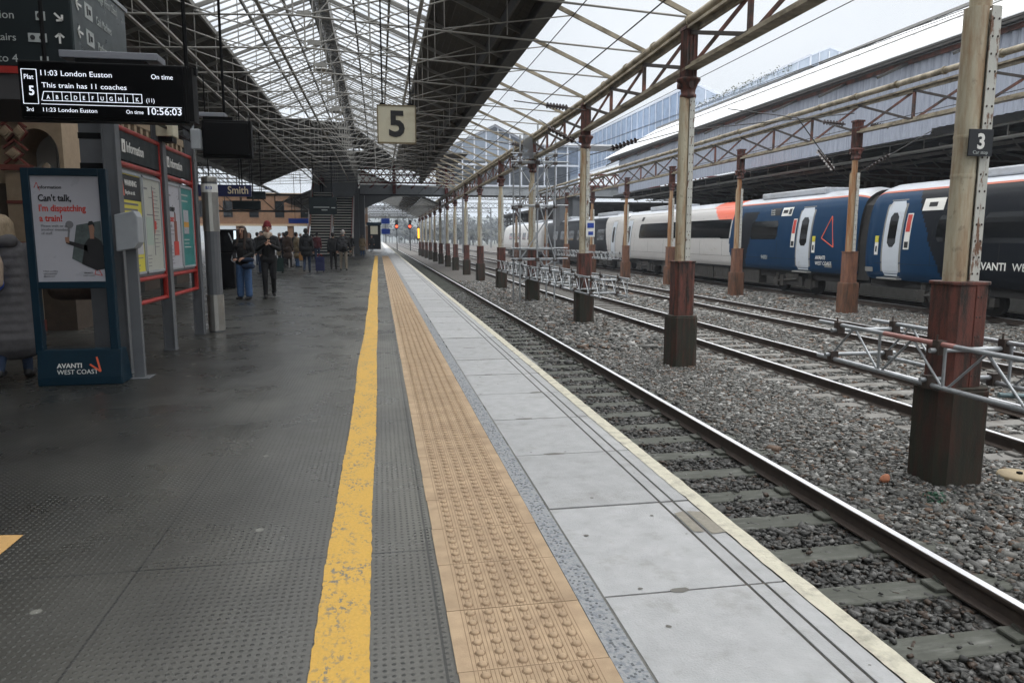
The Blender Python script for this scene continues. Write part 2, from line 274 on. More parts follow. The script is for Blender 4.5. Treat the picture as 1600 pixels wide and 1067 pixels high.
# ---------------------------------------------------------------- mesh builder
class MB:
    def __init__(s): s.V=[];s.F=[];s.M=[];s.S=[];s.B=[]
    def add(s,vs,fs,mi=0,sm=False):
        o=len(s.V); s.V.extend([tuple(v) for v in vs])
        for f in fs: s.F.append([i+o for i in f]); s.M.append(mi); s.S.append(sm)
        return s
    def cut(s): s.B.append(len(s.F))
    def box(s,x0,x1,y0,y1,z0,z1,mi=0):
        s.cut()
        return s.add([(x,y,z) for x in(x0,x1) for y in(y0,y1) for z in(z0,z1)],[(0,1,3,2),(4,6,7,5),(0,4,5,1),(2,3,7,6),(0,2,6,4),(1,5,7,3)],mi)
    def bar(s,p,q,w,h,mi=0,up=(0,0,1)):
        s.cut()
        p=Vector(p);q=Vector(q);d=(q-p).normalized();u=Vector(up)
        if abs(d.dot(u))>.98:u=Vector((0,1,0))
        a=d.cross(u).normalized();b=a.cross(d).normalized()
        vs=[]
        for c in(p,q):
            for i,j in((-1,-1),(1,-1),(1,1),(-1,1)): vs.append(c+a*(w/2*i)+b*(h/2*j))
        return s.add(vs,[(3,2,1,0),(4,5,6,7),(0,1,5,4),(1,2,6,5),(2,3,7,6),(3,0,4,7)],mi)
    def tube(s,p,q,r,n=8,mi=0,r2=None,caps=True):
        s.cut()
        p=Vector(p);q=Vector(q);d=(q-p).normalized();u=Vector((0,0,1)) if abs(d.z)<.95 else Vector((0,1,0))
        a=d.cross(u).normalized();b=a.cross(d);r2=r if r2 is None else r2
        vs=[];cs=[(math.cos(2*math.pi*i/n),math.sin(2*math.pi*i/n)) for i in range(n)]
        for c,rr in((p,r),(q,r2)): vs+=[c+a*(rr*x)+b*(rr*y) for x,y in cs]
        s.add(vs,[(i,(i+1)%n,n+(i+1)%n,n+i) for i in range(n)],mi,True)
        if caps: s.add(vs[:n],[list(range(n))[::-1]],mi); s.add(vs[n:],[list(range(n))],mi)
        return s
    def path(s,pts,r,n=6,mi=0):
        for a,b in zip(pts,pts[1:]): s.tube(a,b,r,n,mi)
        return s
    def lathe(s,prof,c=(0,0,0),n=20,mi=0,sq=1.0):
        s.cut()
        vs=[];k=len(prof)
        for i in range(n):
            a=2*math.pi*i/n
            for r,z in prof: vs.append((c[0]+r*math.cos(a),c[1]+r*math.sin(a)*sq,c[2]+z))
        return s.add(vs,[(i*k+j,((i+1)%n)*k+j,((i+1)%n)*k+j+1,i*k+j+1) for i in range(n) for j in range(k-1)],mi,True)
    def prism(s,poly,y0,y1,mi=0,f=lambda a,b,t:(a,t,b)):
        s.cut()
        n=len(poly); vs=[f(a,b,y0) for a,b in poly]+[f(a,b,y1) for a,b in poly]
        return s.add(vs,[list(range(n)),list(range(n,2*n))[::-1]]+[(i,n+i,n+(i+1)%n,(i+1)%n) for i in range(n)],mi)
    def sphere(s,c,r,n=10,mi=0,sc=(1,1,1)):
        s.cut()
        vs=[];m=n//2
        for j in range(m+1):
            t=math.pi*j/m
            for i in range(n):
                a=2*math.pi*i/n; vs.append((c[0]+r*sc[0]*math.sin(t)*math.cos(a),c[1]+r*sc[1]*math.sin(t)*math.sin(a),c[2]+r*sc[2]*math.cos(t)))
        return s.add(vs,[(j*n+i,(j+1)*n+i,(j+1)*n+(i+1)%n,j*n+(i+1)%n) for j in range(m) for i in range(n)],mi,True)
    def build(s,name,mats,parent=None,bevel=0,fixn=False):
        if not isinstance(mats,(list,tuple)): mats=[mats]
        me=bpy.data.meshes.new(name)
        off=Vector((0,0,0)) if parent is None else ROOTS.get(parent.name,Vector((0,0,0)))
        me.from_pydata([(v[0]-off.x,v[1]-off.y,v[2]-off.z) for v in s.V],[],s.F)
        me.polygons.foreach_set('material_index',s.M); me.polygons.foreach_set('use_smooth',s.S)
        for m in mats: me.materials.append(m)
        me.validate(); me.update()
        o=bpy.data.objects.new(name,me); COL.objects.link(o)
        if parent is not None:
            o.parent=parent; ROOTS[o.name]=off
        if bevel:
            b=o.modifiers.new('bevel','BEVEL'); b.width=bevel; b.segments=2; b.limit_method='ANGLE'; b.angle_limit=R(50)
        return o
def each(m,name,mats,parent=None,bevel=0,per=1):
    """build every primitive (or every group of `per` primitives) of m as its own part"""
    used=[set(f) for f in m.F]; comp=[]; idx=list(range(len(m.F)))
    B=sorted(set(m.B)) or [0]; B=[b for b in B if b<len(m.F)]
    if B[0]!=0: B=[0]+B
    B=B[::per]+[len(m.F)]
    for a,b in zip(B,B[1:]):
        q=MB(); mp={}
        for k in range(a,b):
            f=[]
            for v in m.F[k]:
                if v not in mp: mp[v]=len(q.V); q.V.append(m.V[v])
                f.append(mp[v])
            q.F.append(f); q.M.append(m.M[k]); q.S.append(m.S[k])
        q.build(name,mats,parent,bevel)
ROOTS={}
def tag(o,label=None,cat=None,group=None,kind=None):
    if label:o['label']=label
    if cat:o['category']=cat
    if group:o['group']=group
    if kind:o['kind']=kind
    return o
def thing(name,label,cat,loc=(0,0,0),rz=0,group=None,local=False):
    o=bpy.data.objects.new(name,None); COL.objects.link(o); o.location=loc; o.rotation_euler=(0,0,rz); o.empty_display_size=.2
    ROOTS[o.name]=Vector((0,0,0)) if local else Vector(loc)
    return tag(o,label,cat,group)
def struct(o): o['kind']='structure'; return o
def copy_tree(o,parent=None):
    c=o.copy(); COL.objects.link(c)
    if parent is not None: c.parent=parent
    for ch in list(o.children): copy_tree(ch,c)
    return c
ORI={'cam':((1,0,0),(0,0,1)),'left':((0,-1,0),(0,0,1)),'right':((0,1,0),(0,0,1))}
def text(s,size,pos,ori,m,parent=None,name='lettering',align='LEFT',sx=1.0,bold=0.0,ext=.0012,shear=0):
    cu=bpy.data.curves.new(name,'FONT'); cu.body=s; cu.size=size; cu.align_x=align; cu.extrude=ext; cu.offset=bold*size; cu.resolution_u=3; cu.shear=shear
    t=bpy.data.objects.new('t',cu); COL.objects.link(t)
    dg=bpy.context.evaluated_depsgraph_get(); dg.update(); me=bpy.data.meshes.new_from_object(t.evaluated_get(dg))
    bpy.data.objects.remove(t); bpy.data.curves.remove(cu)
    x,y=ORI[ori] if isinstance(ori,str) else ori
    x=Vector(x);y=Vector(y);z=x.cross(y)
    off=ROOTS.get(parent.name,Vector((0,0,0))) if parent else Vector((0,0,0))
    T=Matrix(((x.x*sx,y.x,z.x,pos[0]-off.x),(x.y*sx,y.y,z.y,pos[1]-off.y),(x.z*sx,y.z,z.z,pos[2]-off.z),(0,0,0,1)))
    me.transform(T); me.materials.clear(); me.materials.append(m)
    o=bpy.data.objects.new(name,me); COL.objects.link(o)
    if parent: o.parent=parent; ROOTS[o.name]=off
    return o

# ================================================================ SETTING
EX=1.70          # platform edge
YF=330
# terrain to the horizon (trackbed level)
mb=MB(); mb.add([(-1500,-60,-1.16),(1500,-60,-1.16),(1500,3200,-1.16),(-1500,3200,-1.16)],[(0,1,2,3)]); struct(mb.build('ground',M_ground))
mb=MB(); mb.add([(EX-.1,-14,-1.055),(40,-14,-1.055),(40,500,-1.055),(EX-.1,500,-1.055)],[(0,1,2,3)]); struct(mb.build('ballast_bed',M_ball))
mb=MB(); mb.box(-45,EX-.12,-14,YF,-1.15,-.004); struct(mb.build('platform',M_pside))
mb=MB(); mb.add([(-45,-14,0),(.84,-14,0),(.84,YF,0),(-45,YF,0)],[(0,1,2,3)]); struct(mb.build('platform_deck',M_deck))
# yellow line with worn edges
mb=MB(); ys=np.concatenate([np.arange(-3,12,.03),np.arange(12,63,.25)]); r1=np.cumsum(RNG.normal(0,.0012,len(ys))); r2=np.cumsum(RNG.normal(0,.0012,len(ys)))
r1-=np.linspace(0,r1[-1],len(ys)); r2-=np.linspace(0,r2[-1],len(ys))
vs=[]
for i,y in enumerate(ys):
    a=-.247-.0022*max(0,y-8)+r1[i]*.6+RNG.normal(0,.0016)+.006*math.sin(y*1.3); b=-.056-.0012*max(0,y-8)+r2[i]*.6+RNG.normal(0,.0016)+.005*math.sin(y*1.1+1)
    vs+=[(a,y,.004),(b,y,.004)]
mb.add(vs,[(2*i,2*i+1,2*i+3,2*i+2) for i in range(len(ys)-1)]); struct(mb.build('yellow_line',M_yellow))
mb=MB(); mb.add([(-1.69,3.44,.004),(-1.69,3.68,.004),(-2.05,3.74,.004),(-2.05,3.40,.004)][::-1],[(0,1,2,3)]); struct(mb.build('floor_marking',mat('marking_orange',(.55,.33,.12),.6,var=.1)))
# tactile paving: tiles with grooves and blisters
mb=MB(); TX0,TX1=.216,.724
y=-1.0;k=0
while y<62:
    y1=y+.4
    dx=RNG.normal(0,.0012); dz=RNG.normal(0,.0004)
    mb.box(TX0+dx,TX1+dx,y+.002,y1-.002,-.01,.0060+dz,0)
    if y<16:
        step=.0135
        for j in range(31):
            x=TX0+.052+j*step
            if x<TX1-.045: mb.box(x-.0011,x+.0011,y+.004,y1-.004,.0055,.0066+dz,1)
    if y<26:
        n=10 if y<7 else 6
        for i in range(6):
            for j in range(6):
                cx=TX0+.052+.0337+i*.0674+dx; cy=y+.033+j*.0668
                mb.lathe([(.0155,.0060),(.0148,.0098),(.0115,.0130),(.005,.0142),(.0002,.0144)],(cx,cy,dz),n,0)
                if y<16: mb.lathe([(.0195,.0068),(.0150,.0070)],(cx,cy,dz),n,1)
    else:
        for i in range(6):
            cx=TX0+.052+.0337+i*.0674+dx; mb.box(cx-.008,cx+.008,y,y1,.006,.0095,1)
    y=y1;k+=1
struct(mb.build('tactile_paving',[M_tact,M_tgro]))
# drain strip and joint
mb=MB(); mb.box(.729,.826,-2,140,-.01,.0035,0)
for i in range(1300):
    yy=-1+14*RNG.random()**1.3; xx=.738+.078*RNG.random(); mb.box(xx-.004,xx+.004,yy-.004,yy+.004,.0033,.0046,1)
struct(mb.build('drain_strip',[M_drain,mat('drain_hole',(.13,.14,.15),.8)]))
mb=MB(); mb.box(.826,EX-.02,-6,YF,-.12,-.006); struct(mb.build('slab_joint_bed',M_slabd))
# edge slabs with two saw-cut grooves
mb=MB(); y=2.612-.96*8; k=0
cuts=[(.838,1.433),(1.447,1.507),(1.521,1.600)]
while y<YF:
    y1=y+.96 if y<80 else y+9.6
    g=.0075 if y<80 else .0; dz=RNG.normal(0,.0009)
    for a,b in cuts: mb.box(a,b,y+g,y1-g,-.1,.002+dz,0)
    if y<30 and RNG.random()<.75:
        cx=.95+.5*RNG.random(); w_=.03+.05*RNG.random(); pts=[(cx+w_*(1+.5*RNG.random())*math.cos(a),y+.016*(1+.7*RNG.random())*math.sin(a)) for a in np.linspace(0,6.28,10)[:-1]]
        mb.add([(a,b_,.0042) for a,b_ in pts],[list(range(9))],1)
    y=y1
for i in range(70):
    cx=.87+.7*RNG.random(); yy=2+14*RNG.random(); r=.004+.010*RNG.random(); mb.add([(cx+r*math.cos(a)*(.6+.6*RNG.random()),yy+r*math.sin(a)*(.6+.6*RNG.random()),.0042) for a in np.linspace(0,6.28,8)[:-1]],[list(range(7))],1)
mb.add([(1.45,3.16,.0045),(1.50,3.15,.0045),(1.505,3.42,.0045),(1.45,3.40,.0045)],[(0,1,2,3)],2); mb.add([(1.525,3.12,.0045),(1.60,3.13,.0045),(1.595,3.40,.0045),(1.525,3.42,.0045)],[(0,1,2,3)],2)
struct(mb.build('edge_slabs',[M_slab,mat('slab_chip',(.16,.155,.14),.9),mat('slab_stain',(.27,.25,.21),.8,var=.2,vscale=20)]))
mb=MB(); ys=np.concatenate([np.arange(-4,24,.06),np.arange(24,YF,3)]); vs=[];
for y in ys:
    a=1.600+RNG.normal(0,.0022)+.004*math.sin(y*.9); b=EX+RNG.normal(0,.002); vs+=[(a,y,.006),(b-.012,y,.007),(b,y,-.008),(b-.01,y,-.30)]
fs=[]
for i in range(len(ys)-1):
    for j in range(3): fs.append((4*i+j,4*i+j+1,4*i+5+j,4*i+4+j))
mb.add(vs,fs); struct(mb.build('platform_edge',M_edge))
mb=MB(); mb.box(1.60,EX-.02,-6,YF,-.3,.0); struct(mb.build('platform_coping',M_slabd))

# ---- tracks
def rail_mesh(x,y0=-6,y1=420,dirty=False):
    m=MB(); z=-.86
    poly=[(-.07,z-.155),(.07,z-.155),(.07,z-.142),(.012,z-.125),(.010,z-.045),(.034,z-.032),(.035,z-.008),(.028,z-.001),(-.028,z-.001),(-.035,z-.008),(-.034,z-.032),(-.010,z-.045),(-.012,z-.125),(-.07,z-.142)]
    m.prism([(x+a,b) for a,b in poly],y0,y1,1)
    m.box(x-.030,x+.030,y0,y1,z-.004,z+.0015,0)
    return m
def track(cx,label,smat,pitch=.66,y0=-3,sl_label=None,npart=90):
    t=thing('railway_track',label,'railway track',(cx,0,-1.03))
    for s in(-.75,.75): rail_mesh(cx+s).build('rail',[M_rail,M_rails],t)
    y=y0; i=0; far=MB()
    while y<200:
        m=MB() if i<npart else far
        a=RNG.normal(0,.015); b=RNG.normal(0,.01)
        m.box(cx-1.28+a,cx+1.28+a,y-.125+b,y+.125+b,-1.2,-1.018)
        if i<40:
            for s in(-.75,.75):
                for e in(-.12,.12): m.box(cx+s+e-.045,cx+s+e+.045,y-.08,y+.08,-1.018,-.985,0)
                for e in(-.075,.075): m.tube((cx+s+e,y-.03,-.99),(cx+s+e,y+.05,-.965),.014,6)
        if i<npart:
            o=m.build('sleeper',smat,t)
            if i<40: bv=o.modifiers.new('b','BEVEL'); bv.width=.012; bv.segments=1
        y+=pitch; i+=1
    far.build('sleepers',smat,t)['kind']='stuff'
    return t
track(3.12,'oily track with timber sleepers nearest the platform edge',M_sleep)
track(7.83,'track of polished rails just beyond the first row of columns',M_sleepc)
track(11.85,'track on clean ballast between the two rows of columns',M_sleepc)
track(18.4,'track mostly hidden beneath the parked train',M_sleepc,npart=60)
# ---- ballast stones (numpy)
TH,PS=math.radians(7.9207),math.radians(10.1565)
Fv=np.array([math.sin(PS)*math.cos(TH),math.cos(PS)*math.cos(TH),-math.sin(TH)]);Rv=np.array([math.cos(PS),-math.sin(PS),0]);Uv=np.cross(Rv,Fv)
def stones(name,m,x0,x1,y0,y1,dens,size,zf):
    n=int((x1-x0)*(y1-y0)*dens); P=np.stack([RNG.uniform(x0,x1,n),RNG.uniform(y0,y1,n),np.zeros(n)],1)
    P[:,2]=-1.04+RNG.uniform(-.015,.02,n)+zf(P[:,0],P[:,1])
    d=P-np.array([0,0,1.39]); k=d@Fv; u=1150*(d@Rv)/np.maximum(k,.1)
    keep=(k>.3)&(np.abs(u)<1000); P=P[keep]; n=len(P)
    s=size*RNG.lognormal(0,.33,(n,1))
    base=np.array([[x,y,z] for x in(-1,1) for y in(-1,1) for z in(-1,1)],float)*.5
    V=base[None]*(1+RNG.uniform(-.45,.35,(n,8,3)))*np.stack([RNG.uniform(.9,1.5,n),RNG.uniform(.6,1.1,n),RNG.uniform(.35,.75,n)],1)[:,None,:]*s[:,:,None]
    A=RNG.uniform(0,6.28,n); B=RNG.normal(0,.45,n); ca,sa,cb,sb=np.cos(A),np.sin(A),np.cos(B),np.sin(B)
    y_=V[:,:,1]*cb[:,None]-V[:,:,2]*sb[:,None]; z_=V[:,:,1]*sb[:,None]+V[:,:,2]*cb[:,None]; x_=V[:,:,0]
    W=np.stack([x_*ca[:,None]-y_*sa[:,None],x_*sa[:,None]+y_*ca[:,None],z_],2)+P[:,None,:]
    Q=np.array([(0,1,3,2),(4,6,7,5),(0,4,5,1),(2,3,7,6),(0,2,6,4),(1,5,7,3)])
    Fc=(Q[None]+(np.arange(n)*8)[:,None,None]).reshape(-1)
    me=bpy.data.meshes.new(name); me.vertices.add(n*8); me.vertices.foreach_set('co',W.reshape(-1).astype(np.float32))
    me.loops.add(n*24); me.loops.foreach_set('vertex_index',Fc.astype(np.int32)); me.polygons.add(n*6)
    me.polygons.foreach_set('loop_start',np.arange(0,n*24,4,dtype=np.int32)); me.polygons.foreach_set('loop_total',np.full(n*6,4,dtype=np.int32))
    me.update(calc_edges=True); me.materials.append(m); o=bpy.data.objects.new(name,me); COL.objects.link(o); o['kind']='stuff'; o['label']='loose grey ballast stones between the rails and columns' ; return o
z0=lambda x,y:np.where((np.abs(((y+3)/.66+.5)%1-.5)<.21)&(x<4.45),-.012,0)+np.where(np.abs(x-3.87)<.13,-.03,0)
zh=lambda x,y:.03*np.exp(-((x-5.5)/1.1)**2)+np.where((np.abs(((y+3)/.66+.5)%1-.5)<.21)&(x>6.5)&(x<9.15),-.035,0)+np.where((np.abs(((y+3)/.66+.5)%1-.5)<.21)&(x>10.5)&(x<13.2),-.035,0)
stones('ballast_stones',M_stoned,2.0,4.35,2.2,13,1500,.030,z0)['label']='dark oily ballast stones between the platform and first rail'
stones('ballast_stones',M_stoned,2.0,4.3,2.2,13,24,.026,lambda x,y:.03+0*x)['label']='loose stones scattered on top of the timber sleepers'
stones('ballast_stones',M_stone,4.25,7.0,2.8,15,1500,.031,zh)
stones('ballast_stones',M_stone,7.0,17.2,5.5,24,330,.043,zh)['label']='ballast stones around the middle tracks'
stones('ballast_stones',M_stone,9,17.3,22,48,75,.075,zh)['label']='ballast stones beside the parked train'
stones('ballast_stones',M_stoned,2.2,4.4,13,34,150,.06,z0)['label']='dark ballast stones along the far part of the first track'
stones('ballast_stones',M_stone,4.3,7.0,15,42,170,.062,zh)['label']='ballast stones among the far columns'

# ================================================================ COLUMNS
M_rustp=mat('far_column_plinth',(.15,.065,.035),.7,col2=(.04,.025,.015),c2lo=.42,c2hi=.66,vscale=2.8,stretch=(2.5,2.5,.5),rnd=1,var=.35)
M_rustc=mat('far_column_casing',(.19,.085,.05),.65,col2=(.05,.028,.02),c2lo=.45,c2hi=.7,vscale=2.8,stretch=(2.5,2.5,.5),rnd=1,var=.3)
M_rusts=mat('far_column_shaft',(.40,.32,.21),.6,col2=(.26,.11,.035),c2lo=.36,c2hi=.58,vscale=2.0,stretch=(2.6,2.6,.25),rnd=1,var=.2)
def make_column(name,scheme=0,double=True,hgt=5.15):
    M_plinth_,M_red_,M_cream_=(M_plinth,M_red,M_cream) if not scheme else (M_rustp,M_rustc,M_rusts)
    t=thing(name,None,'column',(0,0,0))
    z=-1.06
    m=MB(); w=.31; c=.07
    oc=lambda w,d,c:[(-w+c,-d),(w-c,-d),(w,-d+c),(w,d-c),(w-c,d),(-w+c,d),(-w,d-c),(-w,-d+c)]
    up=lambda a,b,tt:(a,b,tt)
    m.prism(oc(.375,.345,.12),z,-.06,0,up); m.prism(oc(.36,.33,.11),-.06,-.03,0,up); m.build('plinth',M_plinth_,t,.012)
    m=MB(); m.prism(oc(.275,.25,.08),-.04,.955,0,up); m.prism(oc(.295,.27,.08),.955,.985,0,up)
    m.box(.03,.13,-.262,-.25,-.04,.95,0)
    for zz in np.arange(.08,.95,.19):
        for xx in(.055,.105): m.sphere((xx,-.262,zz),.013,6,1)
    m.build('base_casing',[M_red_,M_rivet],t,.008)
    m=MB(); zt=3.50 if double else 3.93
    m.tube((-.08,0,.98),(-.08,0,zt),.142,20,0,.140)
    m.lathe([(.143,-.02),(.147,0),(.143,.02)],(-.08,0,2.34),20,0); m.lathe([(.143,-.02),(.147,0),(.143,.02)],(-.08,0,1.98),20,0)
    if double: m.tube((-.03,0,zt),(-.03,0,3.98),.125,16,0)
    m.build('shaft',[M_cream_],t)
    m=MB(); m.box(.0,.138,-.158,-.143,.99,zt,0); m.box(.123,.138,-.143,.155,.99,zt,0); m.box(-.01,.118,.155,.17,.99,zt,0)
    for zz in np.arange(1.06,zt,.155):
        for xx in(.032,.106): m.sphere((xx,-.160,zz),.0125,6,1)
    m.build('riveted_flange',[M_flange,M_rivet],t)
    m=MB(); m.lathe([(.14,3.9),(.21,3.93),(.21,3.98),(.18,4.0),(.19,4.06),(.24,4.16),(.30,4.22),(.31,4.26),(.21,4.28)],(0,0,0),16,0)
    m.tube((-.02,-.27,4.13),(-.02,-.16,4.13),.065,12,0); m.tube((-.29,0,4.13),(-.16,0,4.13),.06,12,0)
    m.build('capital',[M_red],t)
    m=MB(); m.box(-.16,.16,-.16,.16,4.24,hgt,0)
    for a in(-.13,-.045,.045,.13): m.box(a-.012,a+.012,-.185,-.16,4.28,hgt-.06,0); m.box(-.185,-.16,a-.012,a+.012,4.28,hgt-.06,0)
    m.box(-.20,.20,-.20,.20,hgt-.06,hgt,0); m.build('head_box',[M_red],t,.006)
    return t
colA=make_column('iron_column',double=False); colA2=make_column('iron_column',double=True); colB=make_column('iron_column',1,True)
ORD=['nearest','second nearest','third','fourth','fifth','sixth','seventh']
Apos=[(5.56,6.3,1),(5.60,13.1,0),(5.83,20.7,0),(5.88,28.3,1),(5.88,35.8,1),(5.86,43.3,1),(5.92,50.8,1),(5.92,58.3,1)]+[(6.0,65.8+7.5*i,1) for i in range(7)]
Alab=['nearest rust-streaked cream column with black number plate and dark mossy plinth','second riveted cream column of the near row with white flange plate','third column of the near row standing inside the end of a scaffold beam','fourth near-row column wrapped in a scaffold tower','fifth near-row column with brown casing and black plinth','sixth near-row column beyond the scaffold beam','seventh near-row column just before the footbridge','eighth near-row column with cream shaft and red base']
for i,(x,y,s) in enumerate(Apos):
    src=colA if i in(1,2) else colA2
    if i==0: c=colA2
    elif i==1: c=colA
    else: c=copy_tree(src)
    c.location=(x,y,0)
    c.scale=(.75,.75,1) if i==0 else (.70,.70,1)
    if i<8: c['label']=Alab[i]
    else: c['label']='cream and red column in the distant cluster beyond the footbridge'
    c['group']='iron columns of the near row' if i<8 else 'distant columns of the near row'
Blab=['far-row column hidden at the right edge of the view','orange-rusted column in front of the white train door','cream column in front of the orange panel of the train','slim far-row column seen beside the second near-row column','dark rust column in front of the white coach end','far-row column before the dark blue coach','far-row column with red base past the scaffold tower']
for i,y in enumerate([14.5,22,29.8,37.3,44.5,52,59.5,67,74.5,82]):
    if i==0: continue
    c=colB if i==1 else copy_tree(colB); c.location=(15.22,y,0); c.scale=(.76,.76,1.0)
    c['label']=Blab[i] if i<7 else 'small cream column at the far end of the far row'
    c['group']='iron columns of the far row' if i<7 else 'distant columns of the far row'
# ---- lattice girders
def girder(name,label,path,zb,zt,gut=None):
    t=thing(name,label,'girder',(path[0][0],path[0][1],zb))
    top=MB();bot=MB();ver=MB();dia=MB()
    for (x0,y0),(x1,y1) in zip(path,path[1:]):
        for m,z,w,h in((top,zt,.22,.05),(top,zt-.05,.06,.12),(bot,zb,.24,.05),(bot,zb+.05,.06,.10)): m.bar((x0,y0,z),(x1,y1,z),w,h,0)
        n=3
        P=[((x0+(x1-x0)*i/n),(y0+(y1-y0)*i/n)) for i in range(n+1)]
        for i in range(1,n): ver.bar((*P[i],zb),(*P[i],zt),.06,.09,0,(0,1,0))
        for i in range(n):
            a,b=P[i],P[i+1]
            dia.bar((a[0]-.03,a[1],zb+.03),(b[0]-.03,b[1],zt-.05),.03,.07,1); dia.bar((a[0]+.03,a[1],zt-.05),(b[0]+.03,b[1],zb+.03),.03,.07,0)
    top.build('top_chord',M_chord,t);bot.build('bottom_chord',M_chord,t);each(ver,'strut',M_brace,t);dia.build('diagonals',[M_brace,M_braced],t)
    if gut:
        g=MB()
        for (x0,y0),(x1,y1) in zip(path,path[1:]):
            g.tube((x0+gut[0],y0,gut[1]),(x1+gut[0],y1,gut[1]),.085,10)
            for k in range(4):
                q=k/4; g.tube((x0+(x1-x0)*q+gut[0],y0+(y1-y0)*q-.03,gut[1]),(x0+(x1-x0)*q+gut[0],y0+(y1-y0)*q+.03,gut[1]),.11,10)
        g.build('gutter_pipe',M_chord,t)
    return t
pa=[(5.35,-1.5)]+[(x,y) for x,y,_ in Apos]
girder('lattice_girder','lattice girder carrying the open roof rafters over the near row of columns',pa,4.42,5.12,(.0,5.27))
pb=[(15.22,7)]+[(15.22,y) for y in(14.5,22,29.8,37.3,44.5,52,59.5,67,74.5,82)]
girder('lattice_girder','rusty cream lattice girder over the far row of columns beside the train',pb,4.76,5.66,(-.12,5.88))

# ================================================================ MAIN ROOF
RX,RZ,SL=-1.55,8.40,.42
def rz(x): return RZ-SL*abs(x-RX)
Y0=-14
def slope_strip(mb,xa,xb,ya,yb,off=0,th=.05,mi=0):
    za,zb=rz(xa)+off,rz(xb)+off
    if isinstance(ya,(int,float)): ya=(ya,ya)
    if isinstance(yb,(int,float)): yb=(yb,yb)
    v=[(xa,ya[0],za),(xb,ya[1],zb),(xb,yb[1],zb),(xa,yb[0],za)]
    v+= [(a,b,c+th) for a,b,c in v]
    mb.add(v,[(3,2,1,0),(4,5,6,7),(0,1,5,4),(1,2,6,5),(2,3,7,6),(3,0,4,7)],mi)
roof=thing('station_roof','pitched platform roof with glazed ridge strip between dark boarded slopes','roof',(RX,0,0))
GL=-4.47;GR=1.41;ER=3.56;WL=-8.7
yg=lambda x: 36+(x-GL)*(55-36)/(GR-GL)   # oblique far end of the glazing
mb=MB(); slope_strip(mb,WL,GL,Y0,60,.12); slope_strip(mb,GR,ER,Y0,60,.12)
slope_strip(mb,GL,RX,(yg(GL)+3,yg(RX)+3),60,.12); slope_strip(mb,RX,GR,(yg(RX)+3,yg(GR)+2.5),60,.12); mb.box(-24,7.2,60,75,8.1,8.2)
for x in np.arange(WL+.3,GL,.16):
    if Y0: mb.bar((x,Y0,rz(x)+.10),(x,60,rz(x)+.10),.012,.03,0)
for x in np.arange(GR+.1,ER,.16): mb.bar((x,Y0,rz(x)+.10),(x,60,rz(x)+.10),.012,.03,0)
mb.build('boarding',M_board,roof)
mb=MB()
for a,b in((GL,RX),(RX,GR)):
    z1_,z2_=rz(a)+.135,rz(b)+.135; mb.add([(a,Y0,z1_),(b,Y0,z2_),(b,yg(b)+3,z2_),(a,yg(a)+3,z1_)],[(0,1,2,3)])
mb.build('glazing',M_glz,roof)
mb=MB(); y=Y0
while y<57:
    for a,b in((GL,RX),(GR,RX)):
        if y<yg(a): mb.bar((a,y,rz(a)+.11),(b,y,rz(b)+.11),.042,.04)
        elif y<yg(b):
            xx=GL+(y-36)*(GR-GL)/19
            mb.bar((xx if b>xx else a,y,rz(xx)+.115),(b,y,rz(b)+.115),.030,.035)
    y+=.52
mb.build('glazing_bars',M_bar,roof)
mb=MB()
for x in(GL,-3.45,-2.5,-.55,.42,GR): mb.bar((x,Y0,rz(x)+.04),(x,60,rz(x)+.04),.06,.09)
mb.bar((RX-.22,Y0,RZ-.12),(RX-.22,62,RZ-.12),.06,.30); mb.bar((RX+.22,Y0,RZ-.12),(RX+.22,62,RZ-.12),.06,.30); mb.bar((RX,Y0,RZ+.2),(RX,62,RZ+.2),.5,.06)
each(mb,'purlin',M_steel,roof)
mb=MB(); mb.prism([(ER-.10,rz(ER)-.16),(ER+.10,rz(ER)-.12),(ER+.14,rz(ER)+.16),(ER-.10,rz(ER)+.2)],Y0,64); mb.bar((ER-.02,Y0,rz(ER)-.20),(ER-.02,64,rz(ER)-.20),.34,.05)
mb.bar((ER-.55,Y0,rz(ER-.55)-.02),(ER-.55,64,rz(ER-.55)-.02),.05,.30);mb.build('edge_fascia',M_fascia,roof)
# hangers with round lamp discs under the ridge
mb=MB()
for y in(9.0,16.5,24,31.5,39):
    mb.tube((RX,y,RZ-.2),(RX,y,6.55),.012,5); mb.lathe([(.02,.12),(.10,.08),(.28,.03),(.30,0),(.0,-.02)],(RX,y,6.45),16,0)
each(mb,'ridge_lamp',M_rod,roof,per=2)
